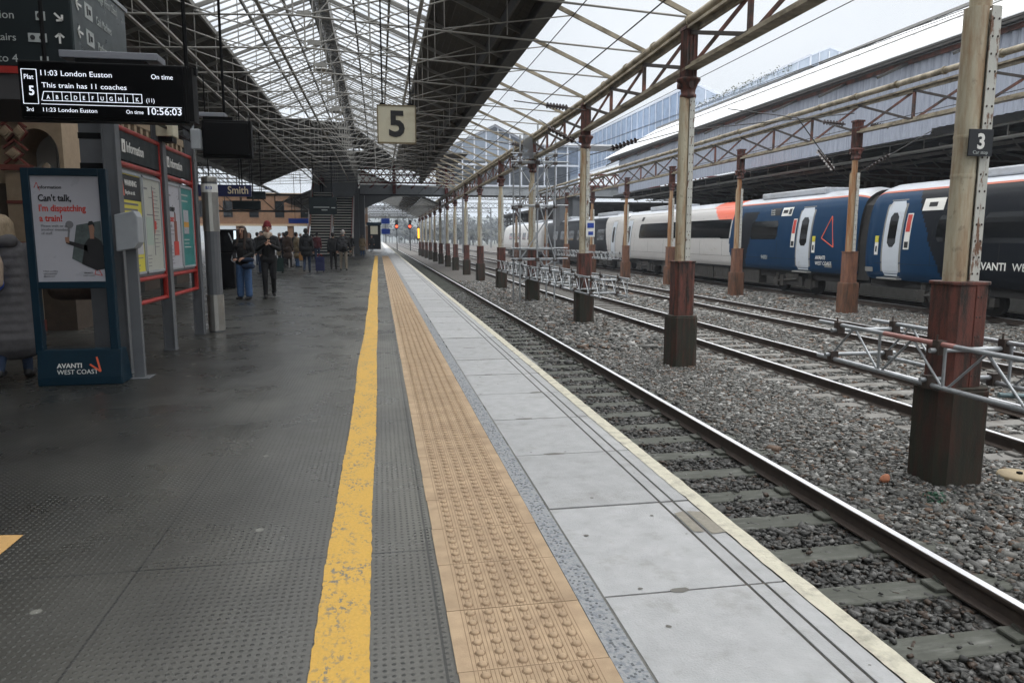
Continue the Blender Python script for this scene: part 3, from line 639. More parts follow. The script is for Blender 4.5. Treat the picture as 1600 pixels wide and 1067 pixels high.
# trusses
def make_truss():
    t=thing('roof_truss',None,'truss',(0,0,0),0,'trusses across the platform roof')
    m=MB()
    m.bar((WL,0,rz(WL)+.0),(RX,0,RZ+.0),.05,.09); m.bar((RX,0,RZ+.0),(ER,0,rz(ER)+.0),.05,.09)
    each(m,'rafter',M_steel,t)
    m=MB(); m.bar((ER,0,rz(ER)-.02),(5.78,0,rz(5.78)-.02),.045,.085); m.build('open_rafter',M_chord,t)
    m=MB(); tz=lambda x:5.42+.30*(1-abs(x-RX)/7.2)
    m.tube((WL,0,5.42),(RX,0,tz(RX)),.020,6); m.tube((RX,0,tz(RX)),(5.72,0,5.32),.020,6); m.build('tie_rod',M_rod,t)
    m=MB()
    for x in(-7.2,-5.8,GL,-3.0,-.1,GR,2.7): m.tube((x,0,rz(x)),(x,0,tz(x)),.011,5)
    each(m,'hanger',M_rod,t)
    m=MB(); kz=tz(RX)+.75
    for a in(1,-1):
        X=lambda d:RX+a*d
        m.tube((X(2.92),0,rz(X(2.92))-.06),(X(.15),0,kz),.020,6); m.tube((X(4.25),0,rz(X(4.25))-.06),(X(1.45),0,tz(X(1.45))),.016,6); m.tube((X(1.4),0,rz(X(1.4))-.06),(X(0),0,kz-.35),.016,6)
        m.tube((X(5.6),0,rz(X(5.6))-.06),(X(2.92),0,tz(X(2.92))),.014,6)
    m.box(RX-.16,RX+.16,-.02,.02,kz-.07,kz+.05); m.tube((RX,0,RZ),(RX,0,tz(RX)),.018,6)
    m.build('bracing',M_rod,t)
    return t
tr=make_truss(); ys=[13.1+2.53*i for i in range(-6,19)]
for i,y in enumerate(ys):
    c=tr if i==0 else copy_tree(tr); c.location=(0,y,0)
    c['label']='slim grey roof truss of rods and hangers spanning the platform'
# light conduits hung lengthwise
t=thing('cable_tray','long grey conduits hung lengthwise under the roof','conduit',(-4,0,5))
mb=MB()
for x,z in((-3.9,5.35),(-4.6,5.6),(-2.2,5.9),(.9,5.8)): mb.bar((x,2,z),(x,60,z),.07,.04)
each(mb,'tray',M_rod,t)
# ---- second, lower roof beyond the footbridge
r2=thing('station_roof','distant lower roof with patterned glazing beyond the stairs','roof',(RX,75,0))
mb=MB()
for a,b in((-9,-3.6),(2.9,4.4)): slope_strip(mb,a,b,75,118,-.3)
mb.build('boarding',M_board,r2)
mb=MB(); slope_strip(mb,-3.6,RX,75,118,-.3,.01); slope_strip(mb,RX,2.9,75,118,-.3,.01); slope_strip(mb,4.4,6.2,75,118,-.3,.01); mb.build('glazing',M_glz,r2)
mb=MB()
for y in np.arange(75,118,.9): mb.bar((-3.6,y,rz(-3.6)-.34),(RX,y,RZ-.34),.08,.1); mb.bar((2.9,y,rz(2.9)-.34),(RX,y,RZ-.34),.08,.1); mb.bar((4.4,y,rz(4.4)-.34),(6.2,y,rz(6.2)-.34),.08,.1)
for y in np.arange(75,119,3.6): mb.bar((-9,y,4.6),(6,y,4.6),.06,.08); mb.bar((-9,y,5.0),(RX,y,7.9),.08,.12); mb.bar((RX,y,7.9),(6,y,4.8),.08,.12)
mb.build('bars',M_steel,r2)
# ---- neighbouring roof over the concourse to the left
r3=thing('station_roof','neighbouring glazed roof over the concourse left of the platform','roof',(-15.85,24,0))
def rz3(x): return RZ-SL*abs(x+15.85)
mb=MB()
for a,b in((-23,-18.8),(-12.9,-8.75)): mb.add([(a,26,rz3(a)+.12),(b,26,rz3(b)+.12),(b,72,rz3(b)+.12),(a,72,rz3(a)+.12)],[(0,1,2,3)])
mb.build('boarding',M_board,r3)
mb=MB()
for a,b in((-18.8,-15.85),(-15.85,-12.9)): mb.add([(a,26,rz3(a)+.12),(b,26,rz3(b)+.12),(b,72,rz3(b)+.12),(a,72,rz3(a)+.12)],[(0,1,2,3)])
mb.build('glazing',M_glz2,r3)
mb=MB()
for y in np.arange(26,72,.6):
    for a in(-18.8,-12.9): mb.bar((a,y,rz3(a)+.08),(-15.85,y,RZ+.08),.05,.09)
for x in(-18.8,-17.3,-15.85,-14.4,-12.9): mb.bar((x,26,rz3(x)),(x,72,rz3(x)),.1,.18)
mb.build('glazing_bars',M_steel,r3)
mb=MB()
for y in np.arange(27,72,3.7):
    mb.tube((-23,y,5.4),(-8.7,y,5.4),.04,5); mb.bar((-23,y,rz3(-23)),(-15.85,y,RZ),.08,.14); mb.bar((-15.85,y,RZ),(-8.7,y,rz3(-8.7)),.08,.14)
    for x in(-21,-19,-17,-15.85,-14.6,-12.6,-10.6): mb.tube((x,y,5.4),(x,y,rz3(x)),.025,4); mb.tube((x,y,rz3(x)),(x+1.8,y,5.4),.025,4)
mb.build('trusses',M_rod,r3)

# ================================================================ LEFT BUILDING
b=thing('station_building','dark brick station building along the left of the platform','building',(-6.3,-14,0))
mb=MB(); mb.box(-6.7,-6.3,-14,26,0,6.5); mb.box(-9,-6.3,25.6,26,0,6.5); mb.build('wall',M_brickd,b)
mb=MB(); mb.box(-6.3,-6.22,-14,26,.0,1.1); mb.box(-6.3,-6.2,-14,26,1.1,1.16); mb.build('dado',mat('dado_brown',(.07,.05,.035),.8,var=.3),b)
for y in(14.2,17.4,20.6,23.8):
    f=MB(); f.box(-6.3,-6.2,y-.55,y+.55,0,.001+2.3); f.build('doorway',M_dark,b)
mb=MB(); mb.box(-6.3,-6.1,-14,26,4.3,4.5)
for y in np.arange(-13,26,.5): mb.box(-6.3,-6.12,y-.1,y+.1,4.0,4.3)
mb.build('cornice',M_terra,b)
# decorated arched bay facing the camera
a=thing('arched_bay','cream and red patterned brick pillar and arch with small white inner arches','archway',(-5.6,12.2,0))
mb=MB(); cx,rr,zc=-4.94,.30,2.62
n=16
pts=[(cx+rr*math.cos(math.pi*i/n),zc+rr*1.25*math.sin(math.pi*i/n)) for i in range(n+1)]
out_=[(-4.56,zc)]+[(-4.56,3.55),(-6.2,3.55),(-6.2,zc)]
# wall face round the arch as strips
def ring(m,pts,z1,y0,y1,mi):
    for p,q in zip(pts,pts[1:]):
        m.add([(p[0],y0,p[1]),(q[0],y0,q[1]),(q[0],y0,z1),(p[0],y0,z1),(p[0],y1,p[1]),(q[0],y1,q[1]),(q[0],y1,z1),(p[0],y1,z1)],[(0,1,2,3),(7,6,5,4),(0,4,5,1),(3,2,6,7)],mi)
ring(mb,pts,3.55,12.2,13.4,0); mb.box(-5.33,-5.24,12.2,13.4,2.2,3.55,0); mb.box(cx+rr,-4.58,12.2,13.4,2.2,3.55,0); mb.box(-6.3,-5.33,12.25,13.4,2.2,3.55,0)
mb.build('wall',M_terra,a)
mb=MB(); mb.box(-6.3,-4.58,12.22,13.4,0,2.2); mb.build('lower_wall',MATS['dado_brown'],a)
mb=MB(); mb.box(-5.34,-5.02+.0,12.08,12.2,0,2.42,0); mb.box(-5.38,-4.99,12.04,12.2,2.38,2.46,1); mb.box(-5.38,-5.0,12.04,12.2,0,.18,1)
for z in(.7,1.3,1.9): mb.box(-5.345,-5.015,12.07,12.12,z,z+.05,1)
# raised lozenge panels of the voussoirs
for (x,z,w_,h_) in((-5.22,2.62,.26,.22),(-5.30,2.92,.24,.26),(-5.12,2.93,.2,.26),(-5.36,3.2,.2,.22),(-5.14,3.2,.22,.24)):
    d=[(x-w_/2,z),(x,z+h_/2),(x+w_/2,z),(x,z-h_/2)]
    mb.prism(d,12.13,12.2,1); mb.prism([(x+(p-x)*.8,z+(q-z)*.8) for p,q in d],12.10,12.14,0); mb.prism([(x+(p-x)*.5,z+(q-z)*.5) for p,q in d],12.085,12.11,0)
for z in(2.5,2.72,3.05): mb.bar((-5.36,12.15,z-.02),(-5.2,12.15,z+.1),.05,.03,1); mb.bar((-5.2,12.15,z+.1),(-5.03,12.15,z-.05),.05,.03,1)
mb.build('pillar',[M_terra,M_terrar],a,.004)
mb=MB()
ring(mb,[(-5.23+.11+.11*math.cos(math.pi*i/8),2.42+.16*math.sin(math.pi*i/8)) for i in range(9)],3.05,12.9,13.0,0)
ring(mb,[(-4.76+.07+.07*math.cos(math.pi*i/8)-.1,2.40+.14*math.sin(math.pi*i/8)) for i in range(9)],3.05,12.9,13.0,0)
mb.box(-5.01,-4.93,12.85,13.0,0,3.05); mb.box(-4.94,-4.86,12.88,13.0,2.5,3.05); mb.box(-4.72,-4.64,12.85,13.0,0,3.05)
mb.build('inner_arcade',M_plaster,a)

# ================================================================ RIGHT STATION BUILDING
b=thing('station_building','far platform building with white roof slope and corrugated translucent screen above the train','building',(24,20,0))
mb=MB(); mb.box(21.2,40,-10,110,-1.1,-.02); mb.build('platform_body',M_conc,b)
mb=MB(); y=-8
poly=[]
N=0
# wavy sheet
xs=[];yy=-8
while yy<60: xs.append(yy); yy+=.06
vs=[]
for i,y_ in enumerate(xs):
    o=.05*math.sin(i*math.pi/3); vs+=[(19.8+o,y_,5.15 if y_>24.3 else 5.35),(19.8+o,y_,8.05)]
mb.add(vs,[(2*i,2*i+1,2*i+3,2*i+2) for i in range(len(xs)-1)],0,True)
mb.build('corrugated_screen',M_corr,b)
mb=MB()
for z in(5.9,6.65,7.4): mb.bar((19.9,-8,z),(19.9,60,z),.06,.05)
for y_ in np.arange(-8,60,2.5): mb.bar((19.95,y_,5.2),(19.95,y_,8),.05,.08)
mb.build('screen_rails',M_steel,b)
mb=MB(); mb.box(19.6,19.78,-10,62,8.02,8.28,0); mb.bar((19.5,-10,8.1),(19.5,62,8.1),.16,.12,0); mb.box(19.7,19.76,-10,62,7.86,8.02,1)
for y_ in np.arange(-8,60,3.75): mb.bar((19.7,y_,7.9),(18.5,y_+.02,7.35),.08,.10,0)
mb.build('eaves',[M_fascia,M_brace],b)
mb=MB(); mb.add([(19.7,-10,8.3),(24.6,-10,11.0),(24.6,64,11.0),(19.7,64,8.3),(19.7,-10,8.36),(24.6,-10,11.06),(24.6,64,11.06),(19.7,64,8.36)],[(0,1,2,3),(7,6,5,4),(0,4,5,1),(3,2,6,7),(0,3,7,4)])
mb.add([(24.6,-10,11.0),(33,-10,7),(33,64,7),(24.6,64,11.0)],[(0,1,2,3)])
for y_ in np.arange(-9.5,64,1.25): mb.bar((19.7,y_,8.37),(24.6,y_,11.07),.02,.03)
mb.build('roof',M_sheet,b)
mb=MB(); mb.bar((24.6,-10,11.12),(24.6,64,11.12),.25,.12); mb.bar((22.6,-10,10.02),(22.6,64,10.02),.05,.05); mb.build('ridge_cap',M_conc,b)
mb=MB(); mb.box(20.6,40,-10,64,5.0,5.2); mb.box(27,27.3,-10,64,0,5.0); mb.build('dark_canopy',M_dark,b)
mb=MB(); mb.box(26.6,27,-10,64,0,5); 
for y_ in np.arange(-9,64,.62): mb.box(26.2,26.6,y_-.1,y_+.16,4.05,4.5); 
mb.box(26.1,26.6,-10,64,4.5,4.75); mb.box(26.4,26.6,-10,64,3.5,3.62); mb.build('wall',M_brickd,b)
for y_ in np.arange(12,60,5.2):
    m=MB(); m.box(26.55,26.59,y_,y_+1.6,1.0,3.0); m.build('window',M_twin,b)
mb=MB()
for y_ in np.arange(-6,62,3.1):
    mb.bar((20.7,y_,4.9),(26.5,y_,4.3),.06,.08); mb.bar((20.7,y_,4.35),(26.5,y_,4.3),.05,.06)
    for k in range(5): mb.bar((20.7+k*1.1,y_,4.9-.1*k),(21.25+k*1.1,y_,4.34),.03,.04)
for x in(20.7,21.9,23.6): mb.bar((x,-8,4.75),(x,62,4.75),.10,.12)
mb.tube((20.3,-8,5.12),(20.3,60,5.12),.045,6); mb.tube((20.25,-8,4.7),(20.25,60,4.7),.03,6)
for y_ in np.arange(-7,60,1.9): mb.bar((20.3,y_,5.12),(20.3,y_,4.7),.03,.03)
mb.build('canopy_trusses',M_steel,b)
# lanterns (glazed)
def lantern(name,label,x,y0,y1,zt,zb,w,pitch):
    t=thing(name,label,'roof lantern',(x,y0,zb)); g=MB();f=MB();r=MB()
    g.box(x-.02,x+.02,y0,y1,zb,zt,0); g.add([(x,y0,zb),(x+w,y0,zb),(x+w,y0,zt-w*pitch),(x,y0,zt)],[(0,1,2,3)],0)
    y=y0
    while y<=y1: f.bar((x,y,zb),(x,y,zt),.12,.12); y+=1.7
    for z in(zb+.1,zt-.05): f.bar((x,y0,z),(x,y1,z),.14,.22)
    k=0
    while k*1.0<=w: f.bar((x+k,y0-.02,zb),(x+k,y0-.02,zt-k*pitch),.09,.09); k+=1
    f.bar((x,y0-.02,zt),(x+w,y0-.02,zt-w*pitch),.12,.25)
    r.add([(x-.15,y0-.15,zt+.12),(x+w,y0-.15,zt+.12-w*pitch),(x+w,y1,zt+.12-w*pitch),(x-.15,y1,zt+.12)],[(0,1,2,3)])
    for q in np.arange(y0,y1,3.4): f.bar((x+.1,q,zb+.2),(x+.1,q+1.7,zt-.2),.03,.06); f.bar((x+.1,q+3.4,zb+.2),(x+.1,q+1.7,zt-.2),.03,.06)
    g.build('glazing',M_glz2,t); f.build('frame',M_wframe,t); r.build('roof',M_glz,t); return t
lantern('roof_lantern','long glazed lantern with pale frame rising behind the white roof',26,59.6,112,14.2,9.6,4.2,.40)
t=thing('roof_lantern','small gabled glass lantern with weeds on the ridge of the white roof','roof lantern',(24.6,39,11))
g=MB(); ap=(25.1,12.05)
g.add([(24.0,39.3,11.0),(26.2,39.3,10.6),(26.2,39.3,11.75),(25.1,39.3,12.0),(24.0,39.3,11.55)],[(0,1,2,3,4)]); g.add([(24.0,39.3,11.0),(24.0,57,11.0),(24.0,57,11.3),(24.0,39.3,11.55)],[(0,1,2,3)])
g.build('glazing',M_glz2,t)
f=MB(); f.bar((24,39.28,11.55),(25.1,39.28,12.0),.1,.1); f.bar((25.1,39.28,12.0),(26.3,39.28,11.7),.1,.1); f.bar((24,39.3,11.55),(24,57,11.3),.1,.12)
for y_ in np.arange(39.3,57,1.2): f.bar((24,y_,11),(24,y_,11.5),.07,.07)
for x in(24.5,25.1,25.7): f.bar((x,39.28,10.8),(x,39.28,11.8),.07,.07)
f.build('frame',M_wframe,t)
g=MB()
for i in range(500):
    y_=41+13*RNG.random(); p=Vector((23.9+RNG.normal(0,.25),y_,11.2+abs(RNG.normal(0,.16)))); s=.05+.05*RNG.random(); a=Vector(RNG.normal(0,1,3)).normalized()*s; b_=Vector(RNG.normal(0,1,3)).normalized()*s
    g.add([p-a,p+b_,p+a],[(0,1,2)])
o=g.build('roof_weeds',mat('weed_leaf',(.09,.10,.07),.8,var=.3)); o['kind']='stuff'

# ================================================================ FOOTBRIDGE AND STAIRS
b=thing('footbridge','enclosed footbridge crossing all tracks with pale girder, red lattice and glazed gable','footbridge',(-1.5,70,0))
mb=MB(); mb.box(-1.6,46,70,70.3,5.45,6.25); mb.box(-1.6,46,73,73.3,5.45,6.25); mb.box(-1.6,46,70.3,73,5.5,5.7); mb.box(-1.6,46,69.9,70.35,6.2,6.3); mb.box(-1.6,46,69.9,70.35,5.36,5.45,1)
for x in np.arange(-1.4,46,1.25): mb.box(x,x+.06,69.94,70,5.45,6.2)
mb.build('deck_girder',[M_bridge,M_dark],b)
mb=MB()
for z in(6.5,7.2,7.85): mb.bar((-1.6,69.9,z),(7.0,69.9,z),.14,.14)
for x in np.arange(-1.6,7,.62):
    mb.bar((x,69.9,6.4),(x+.62,69.9,7.2),.06,.09); mb.bar((x+.62,69.9,6.4),(x,69.9,7.2),.06,.09); mb.bar((x,69.95,7.2),(x+.62,69.95,7.85),.06,.09); mb.bar((x+.62,69.95,7.2),(x,69.95,7.85),.06,.09)
for x in np.arange(-1.6,7,1.25): mb.bar((x,69.88,6.3),(x-.35,69.6,6.0),.1,.1)
for x in(1.5,6.3): mb.box(x-.14,x+.14,69.75,69.9,5.5,8.7)
for x in np.arange(19,46,.9): mb.bar((x,69.9,6.4),(x+.9,69.9,7.5),.08,.12); mb.bar((x+.9,69.9,6.4),(x,69.9,7.5),.08,.12)
for z in(6.4,7.5): mb.bar((19,69.9,z),(46,69.9,z),.18,.18)
mb.build('red_lattice',mat('bridge_red',(.12,.018,.014),.6,var=.3),b)
mb=MB(); mb.add([(5.6,70.1,6.3),(19,70.1,6.3),(19,70.1,10.0),(14.2,70.1,10.2),(10.9,70.1,11.8),(6,70.1,9.4),(5.6,70.1,9.2)],[(0,1,2,3,4,5,6)]); mb.build('windows',M_glz2,b)
mb=MB(); top=lambda x: 9.2+(x-5.6)*.49 if x<10.9 else (11.8-(x-10.9)*.49 if x<14.2 else 10.1)
for x in np.arange(5.6,19,1.12): mb.bar((x,70,6.3),(x,70,top(x)),.12,.12)
for p,q in(((5.6,9.25),(10.9,11.85)),((10.9,11.85),(14.2,10.25)),((14.2,10.2),(19,10.1)),((5.6,6.35),(19,6.35)),((5.6,8.3),(19,8.3))): mb.bar((p[0],69.98,p[1]),(q[0],69.98,q[1]),.14,.16)
mb.build('window_frames',M_wframe,b)
mb=MB(); mb.add([(5.4,69.7,9.3),(10.9,69.7,11.95),(10.9,74,11.95),(5.4,74,9.3)],[(0,1,2,3)]); mb.add([(10.9,69.7,11.95),(14.4,69.7,10.25),(14.4,74,10.25),(10.9,74,11.95)],[(0,1,2,3)]); mb.box(14.4,46,69.8,74,10.2,10.35); mb.build('roof',M_sheet,b)
mb=MB(); mb.box(5.6,19,73.1,73.2,6.3,9.0); mb.build('back_wall',M_brickd,b)
mb=MB()
for x in(-1.6,17.6,18.9,30): mb.box(x-.35,x+.35,70.2,73,-1,5.5)
each(mb,'pier',M_post,b)
mb=MB(); mb.prism([(-1.2,5.4),(1.6,5.4),(-1.2,4.2)],70.1,70.3); mb.build('bracket',M_post,b)
s=thing('staircase','double flight of pale-edged stairs rising to the footbridge','staircase',(-4,61,0))
mb=MB(); n=24
for (xa,xb) in((-5.65,-3.95),(-3.75,-2.2)):
    for i in range(n):
        z=(i+1)*5.5/n; y=61.5+i*.34
        mb.box(xa,xb,y,y+.36,z-.23,z,0); mb.box(xa,xb,y-.02,y+.05,z-.05,z+.035,1)
        mb.box(xa,xb,y+.05,y+8.2-i*.34+.0001 if False else y+.36,z-.5,z-.23,0)
mb.box(-5.65,-2.2,69.7,73,5.3,5.5,0); mb.build('treads',[M_black,mat('tread_nosing',(.62,.62,.56),.7)],s)
mb=MB()
for x in(-5.75,-3.85,-2.1):
    mb.bar((x,61.3,1.0),(x,69.7,6.5),.10,.12); mb.bar((x,61.3,.25),(x,69.7,5.75),.05,.30); mb.box(x-.07,x+.07,61.2,61.4,0,1.1)
mb.build('balustrade',mat('balustrade_white',(.55,.50,.48),.5),s)
mb=MB()
for x in(-5.65,-3.92,-2.2): mb.bar((x,61.2,.85),(x,69.6,6.3),.05,.05)
mb.build('handrail',M_redp,s)
mb=MB(); mb.box(-5.8,-3.9,70.5,70.7,5.5,7.8); mb.box(-3.9,-2.0,67.6,67.8,5.0,7.9); mb.box(-2.3,-1.75,69.4,70.2,0,9); mb.build('enclosure',M_post,s)
t=thing('platform_post','thick grey steel post with dark base right of the stairs','post',(-1.75,74,0))
mb=MB(); mb.box(-2.05,-1.45,73.8,74.3,1.5,6.2); mb.build('shaft',M_post,t,.02); mb=MB(); mb.box(-2.1,-1.4,73.75,74.35,0,1.5); mb.build('base',M_navy,t,.02)
# dark kiosk and blue signs beyond it
t=thing('platform_kiosk','black advertising kiosk standing beyond the grey post','kiosk',(-.6,84,0))
mb=MB(); mb.box(-1.2,.2,84,85,.25,2.9); mb.build('body',M_black,t,.03); mb=MB(); mb.box(-1.3,.3,83.9,85.1,2.9,3.2); mb.build('top',M_navy,t); mb=MB(); mb.box(-.9,-.1,83.96,84,1.9,2.8); mb.build('poster',M_num,t)
for x,z,l in((-2.0,3.4,'blue sign fixed to the grey post near the stairs'),(.75,3.3,'upper small blue sign right of the black kiosk'),(.75,2.2,'lower small blue sign right of the black kiosk')):
    t=thing('blue_sign',l,'sign',(x,82,z)); mb=MB(); mb.box(x-.45,x+.45,82,82.08,z-.28,z+.28); mb.build('panel',M_bluesign,t); mb=MB(); mb.tube((x,82.1,z-1.2),(x,82.1,z+.6),.04,6); mb.build('bracket',M_post,t)
t=thing('platform_canopy','distant canopy with dark brackets and steelwork behind the train','canopy',(26,75,0))
mb=MB(); mb.box(20,36,76,125,5.0,5.25); mb.box(34,34.4,70,125,-1,5); mb.build('roof',M_dark,t)
mb=MB()
for y_ in np.arange(77,124,3.2):
    mb.bar((20,y_,4.9),(34,y_,4.9),.12,.2); mb.bar((20,y_,4.2),(34,y_,4.2),.08,.1)
    for k in range(12): mb.bar((20+k*1.15,y_,4.9),(20.6+k*1.15,y_,4.2),.07,.07); mb.bar((20.6+k*1.15,y_,4.2),(21.15+k*1.15,y_,4.9),.07,.07)
    for x in(21,26,31): mb.bar((x,y_,0),(x,y_,5),.2,.2); mb.bar((x,y_,3.4),(x+1.4,y_,4.2),.1,.1); mb.bar((x,y_,3.4),(x-1.4,y_,4.2),.1,.1)
mb.build('steelwork',M_braced,t)
# far lattice girder and brick building
t=thing('lattice_girder','dark lattice girder in front of the distant orange brickwork','girder',(-14,66,3.7))
mb=MB()
for z in(3.72,5.1): mb.bar((-14,66,z),(-5.9,66,z),.14,.16)
for x in np.arange(-14,-6.2,1.35): mb.bar((x,66,3.7),(x,66,5.1),.07,.08); mb.bar((x,66,3.75) if int((x+14)/1.35)%2 else (x,66,5.05),(x+1.35,66,5.05) if int((x+14)/1.35)%2 else (x+1.35,66,3.75),.07,.08)
mb.build('web',M_braced,t)
t=thing('brick_building','distant orange brick building with arcade seen under the roof','building',(-12,98,0))
mb=MB(); mb.box(-30,-1.4,98,106,3.2,6.9); 
for x in np.arange(-30,-2,3.1): mb.box(x,x+.7,98,99,0,3.2)
mb.build('wall',M_bricko,t)
mb=MB(); mb.box(-30.3,-1.2,97.8,98,3.0,3.25); mb.box(-30.3,-1.2,97.8,98,6.85,7.1); mb.build('band',M_terra,t)
for x in np.arange(-28.5,-4,3.1):
    m=MB(); m.box(x+.2,x+1.3,97.93,98,4.1,6.1); m.build('window',M_twin,t)

# ================================================================ TRAIN
TX=17.0
PROF=[(.16,.02),(.05,.22),(.005,.6),(0,1.0),(.02,1.45),(.07,1.9),(.14,2.3),(.23,2.62),(.34,2.84),(.50,3.02),(.75,3.17),(1.05,3.27),(1.4,3.31)]
def pxz(z):
    for (a,b),(c,d) in zip(PROF,PROF[1:]):
        if z<=d or (c,d)==PROF[-1]:
            return a+(c-a)*max(0,min(1,(z-b)/(d-b)))
def patch(m,y0,y1,z0,z1,off=.006,n=8,mi=0,rc=0.0):
    zs=[z0+(z1-z0)*i/n for i in range(n+1)]
    vs=[]
    for z in zs:
        c=0
        if rc:
            e=min(z-z0,z1-z)
            if e<rc: c=rc-math.sqrt(max(0,rc*rc-(rc-e)**2))
        vs+=[(TX+pxz(z)-off,y0+c,z),(TX+pxz(z)-off,y1-c,z)]
    k=len(vs); vs+=[(TX+pxz(v[2])+.02,v[1],v[2]) for v in vs[:k]]
    fs=[(2*i,2*i+1,2*i+3,2*i+2)[::-1] for i in range(n)]
    fs+=[(2*i,2*i+2,k+2*i+2,k+2*i) for i in range(n)]+[(2*i+1,k+2*i+1,k+2*i+3,2*i+3) for i in range(n)]+[(0,k,k+1,1),(2*n,2*n+1,k+2*n+1,k+2*n)]
    m.add(vs,fs,mi,False)
def coach(name,label,y0,y1,livery,taper=.25):
    t=thing(name,label,'train coach',(TX+1.4,(y0+y1)/2,-.86),0,'coaches of the parked train')
    pr=[]
    for (a,b),(c,d) in zip(PROF,PROF[1:]):
        for k in range(3): pr.append((a+(c-a)*k/3,b+(d-b)*k/3))
    pr.append(PROF[-1])
    full=[(TX+a,z) for a,z in pr]+[(TX+2.8-a,z) for a,z in pr[::-1][1:]]
    ys=list(np.arange(y0,y1,.09))+[y1]; m=MB(); vs=[]; K=len(full)
    for y in ys:
        e=min(y-y0,y1-y); s=0 if e>.7 else .16*(1-e/.7)**2
        for x,z in full: vs.append((x+(TX+1.4-x)*s,y,z+(1.2-z)*s*.35))
    m.V=vs
    for i in range(len(ys)-1):
        for j in range(K-1):
            z=(full[j][1]+full[j+1][1])/2; m.F.append((i*K+j,i*K+j+1,(i+1)*K+j+1,(i+1)*K+j)); m.S.append(True)
            m.M.append(livery((ys[i]+ys[i+1])/2,z))
    for i in(0,len(ys)-1):
        m.add(vs[i*K:(i+1)*K],[list(range(K))],3)
    m.build('body',[M_twhite,M_tnavy,M_tblack,M_under,M_torange,M_troof,mat('train_stripe',(.42,.09,.04),.45)],t)
    m=MB(); q=y0+2.6
    while q<y1-1: patch(m,q,q+.018,.1,2.95,.003,6); q+=2.62
    patch(m,y0+.8,y1-.8,.56,.572,.003,1); patch(m,y0+.8,y1-.8,2.945,2.958,.004,1); m.build('panel_seams',M_under,t)
    # underframe, bogies
    m=MB(); m.box(TX+.3,TX+2.5,y0+.3,y1-.3,-.25,.05); m.build('underframe',M_under,t)
    for c in(y0+4.2,y1-4.2):
        b=MB(); b.box(TX+.25,TX+.42,c-1.6,c+1.6,-.55,-.30); b.box(TX+.2,TX+.4,c-.5,c+.5,-.35,-.05); b.box(TX+.15,TX+.3,c-.85,c-.6,-.6,-.15); b.box(TX+.15,TX+.3,c+.6,c+.85,-.6,-.15)
        for k in(-1.25,1.25): b.box(TX+.18,TX+.42,c+k-.16,c+k+.16,-.62,-.25); b.tube((TX+.3,c+k,-.30),(TX+.3,c+k,-.05),.10,8)
        b.tube((TX+.2,c-.4,-.28),(TX+.2,c+1.1,-.42),.05,8)
        bo=b.build('bogie',M_underb,t,.01)
        w_=MB()
        for k in(-1.25,1.25): w_.tube((TX+.55,c+k,-.44),(TX+.70,c+k,-.44),.42,24); w_.tube((TX+2.1,c+k,-.44),(TX+2.25,c+k,-.44),.42,24)
        each(w_,'wheel',M_under,bo)
    m=MB(); y=y0+7
    while y<y1-7.5:
        L=random.choice([1.2,1.8,2.4]); m.box(TX+.22,TX+.6,y,y+L-.12,-.62,.0)
        for q in np.arange(y+.1,y+L-.2,.28): m.box(TX+.205,TX+.22,q,q+.02,-.5,-.12)
        y+=L
    m.build('equipment_case',M_underb,t,.01)
    m=MB(); m.box(TX+.75,TX+2.0,y0+3,y0+8,3.2,3.46); m.box(TX+.75,TX+2.0,y1-8.5,y1-3.5,3.2,3.46)
    each(m,'roof_equipment',M_troof,t,.05)
    return t
def door(t,y0,y1):
    m=MB(); patch(m,y0-.09,y1+.09,.12,2.70,.004,14,0,.1); f=m.build('door_surround',M_conc,t)
    m=MB(); patch(m,y0,y1,.15,2.64,.016,14,0,.1); d=m.build('door',M_tdoor,t)
    m=MB(); patch(m,y0+.2,y1-.2,1.12,2.26,.022,8,0,.12); m.build('door_window',M_twin,d)
    m=MB(); m.box(TX-.10,TX+.1,y0-.1,y1+.1,.04,.09); m.build('step',M_conc,d)
    return d
def win(t,y0,y1,z0=1.30,z1=2.12,name='window'):
    m=MB(); patch(m,y0,y1,z0,z1,.008,6,0,.10); return m.build(name,M_twin,t)
def livA(y,z):
    if 34.15<y<36.9-(z-2.9)*.3 and z>2.3 and y<36.6-(2.95-z)*1.6+ (0.3 if z>2.95 else 0): return 4
    if z>3.0: return 5
    if z>2.95 and y<33.9: return 6
    bd=33.75+.35*max(0,(1.3-z))*-1.0*.55
    if z>2.30:
        if y>36.6-(2.95-z)*1.6: return 0
        if y>34.15 : return 4
    if z<.06: return 2
    lim=34.15 if z>1.4 else 34.2-.9*(1.4-z)**2*.35
    if y>lim: return 0
    if 32.2+ (1.2-z)*.35<y and z<2.6 and y<33.3+(1.6-z)*.2: return 2
    return 1
def livB(y,z):
    if z>3.0: return 5
    if z>2.95: return 6
    return 1 if y>20.9+ (1.7-z)*.55*-1 +0.0*z and y>20.0 else 2
def livC(y,z):
    if z>3.0: return 5
    return 0 if (y<54.2+.5*(z-1)) else (2 if z>.06 else 2)
A=coach('train_coach','parked train coach with white body, orange panel and navy end with white door',24.5,50.6,livA)
Bc=coach('train_coach','nearest parked train coach in navy and near black with a white door',-3,24.0,livB)
Cc=coach('train_coach','dark parked train coach with white end seen behind the scaffold tower',51.1,76.5,livC)
Dc=coach('train_coach','distant pale coach of the parked train beyond the far columns',77.0,102,lambda y,z:5 if z>3 else 0)
door(A,27.25,28.15); door(Bc,22.0,22.8); door(A,47.6+1.2,49.7) ; door(Cc,52.2,53.1)
win(A,35.0+.0,47.2,1.44,2.36,'window_band'); win(A,29.8,32.1,1.38,2.18); win(Bc,19.4,20.4);win(Bc,17.0,18.6,1.28,2.14);win(Bc,14.2,16.1);win(Bc,11,13);win(Bc,7.5,9.6)
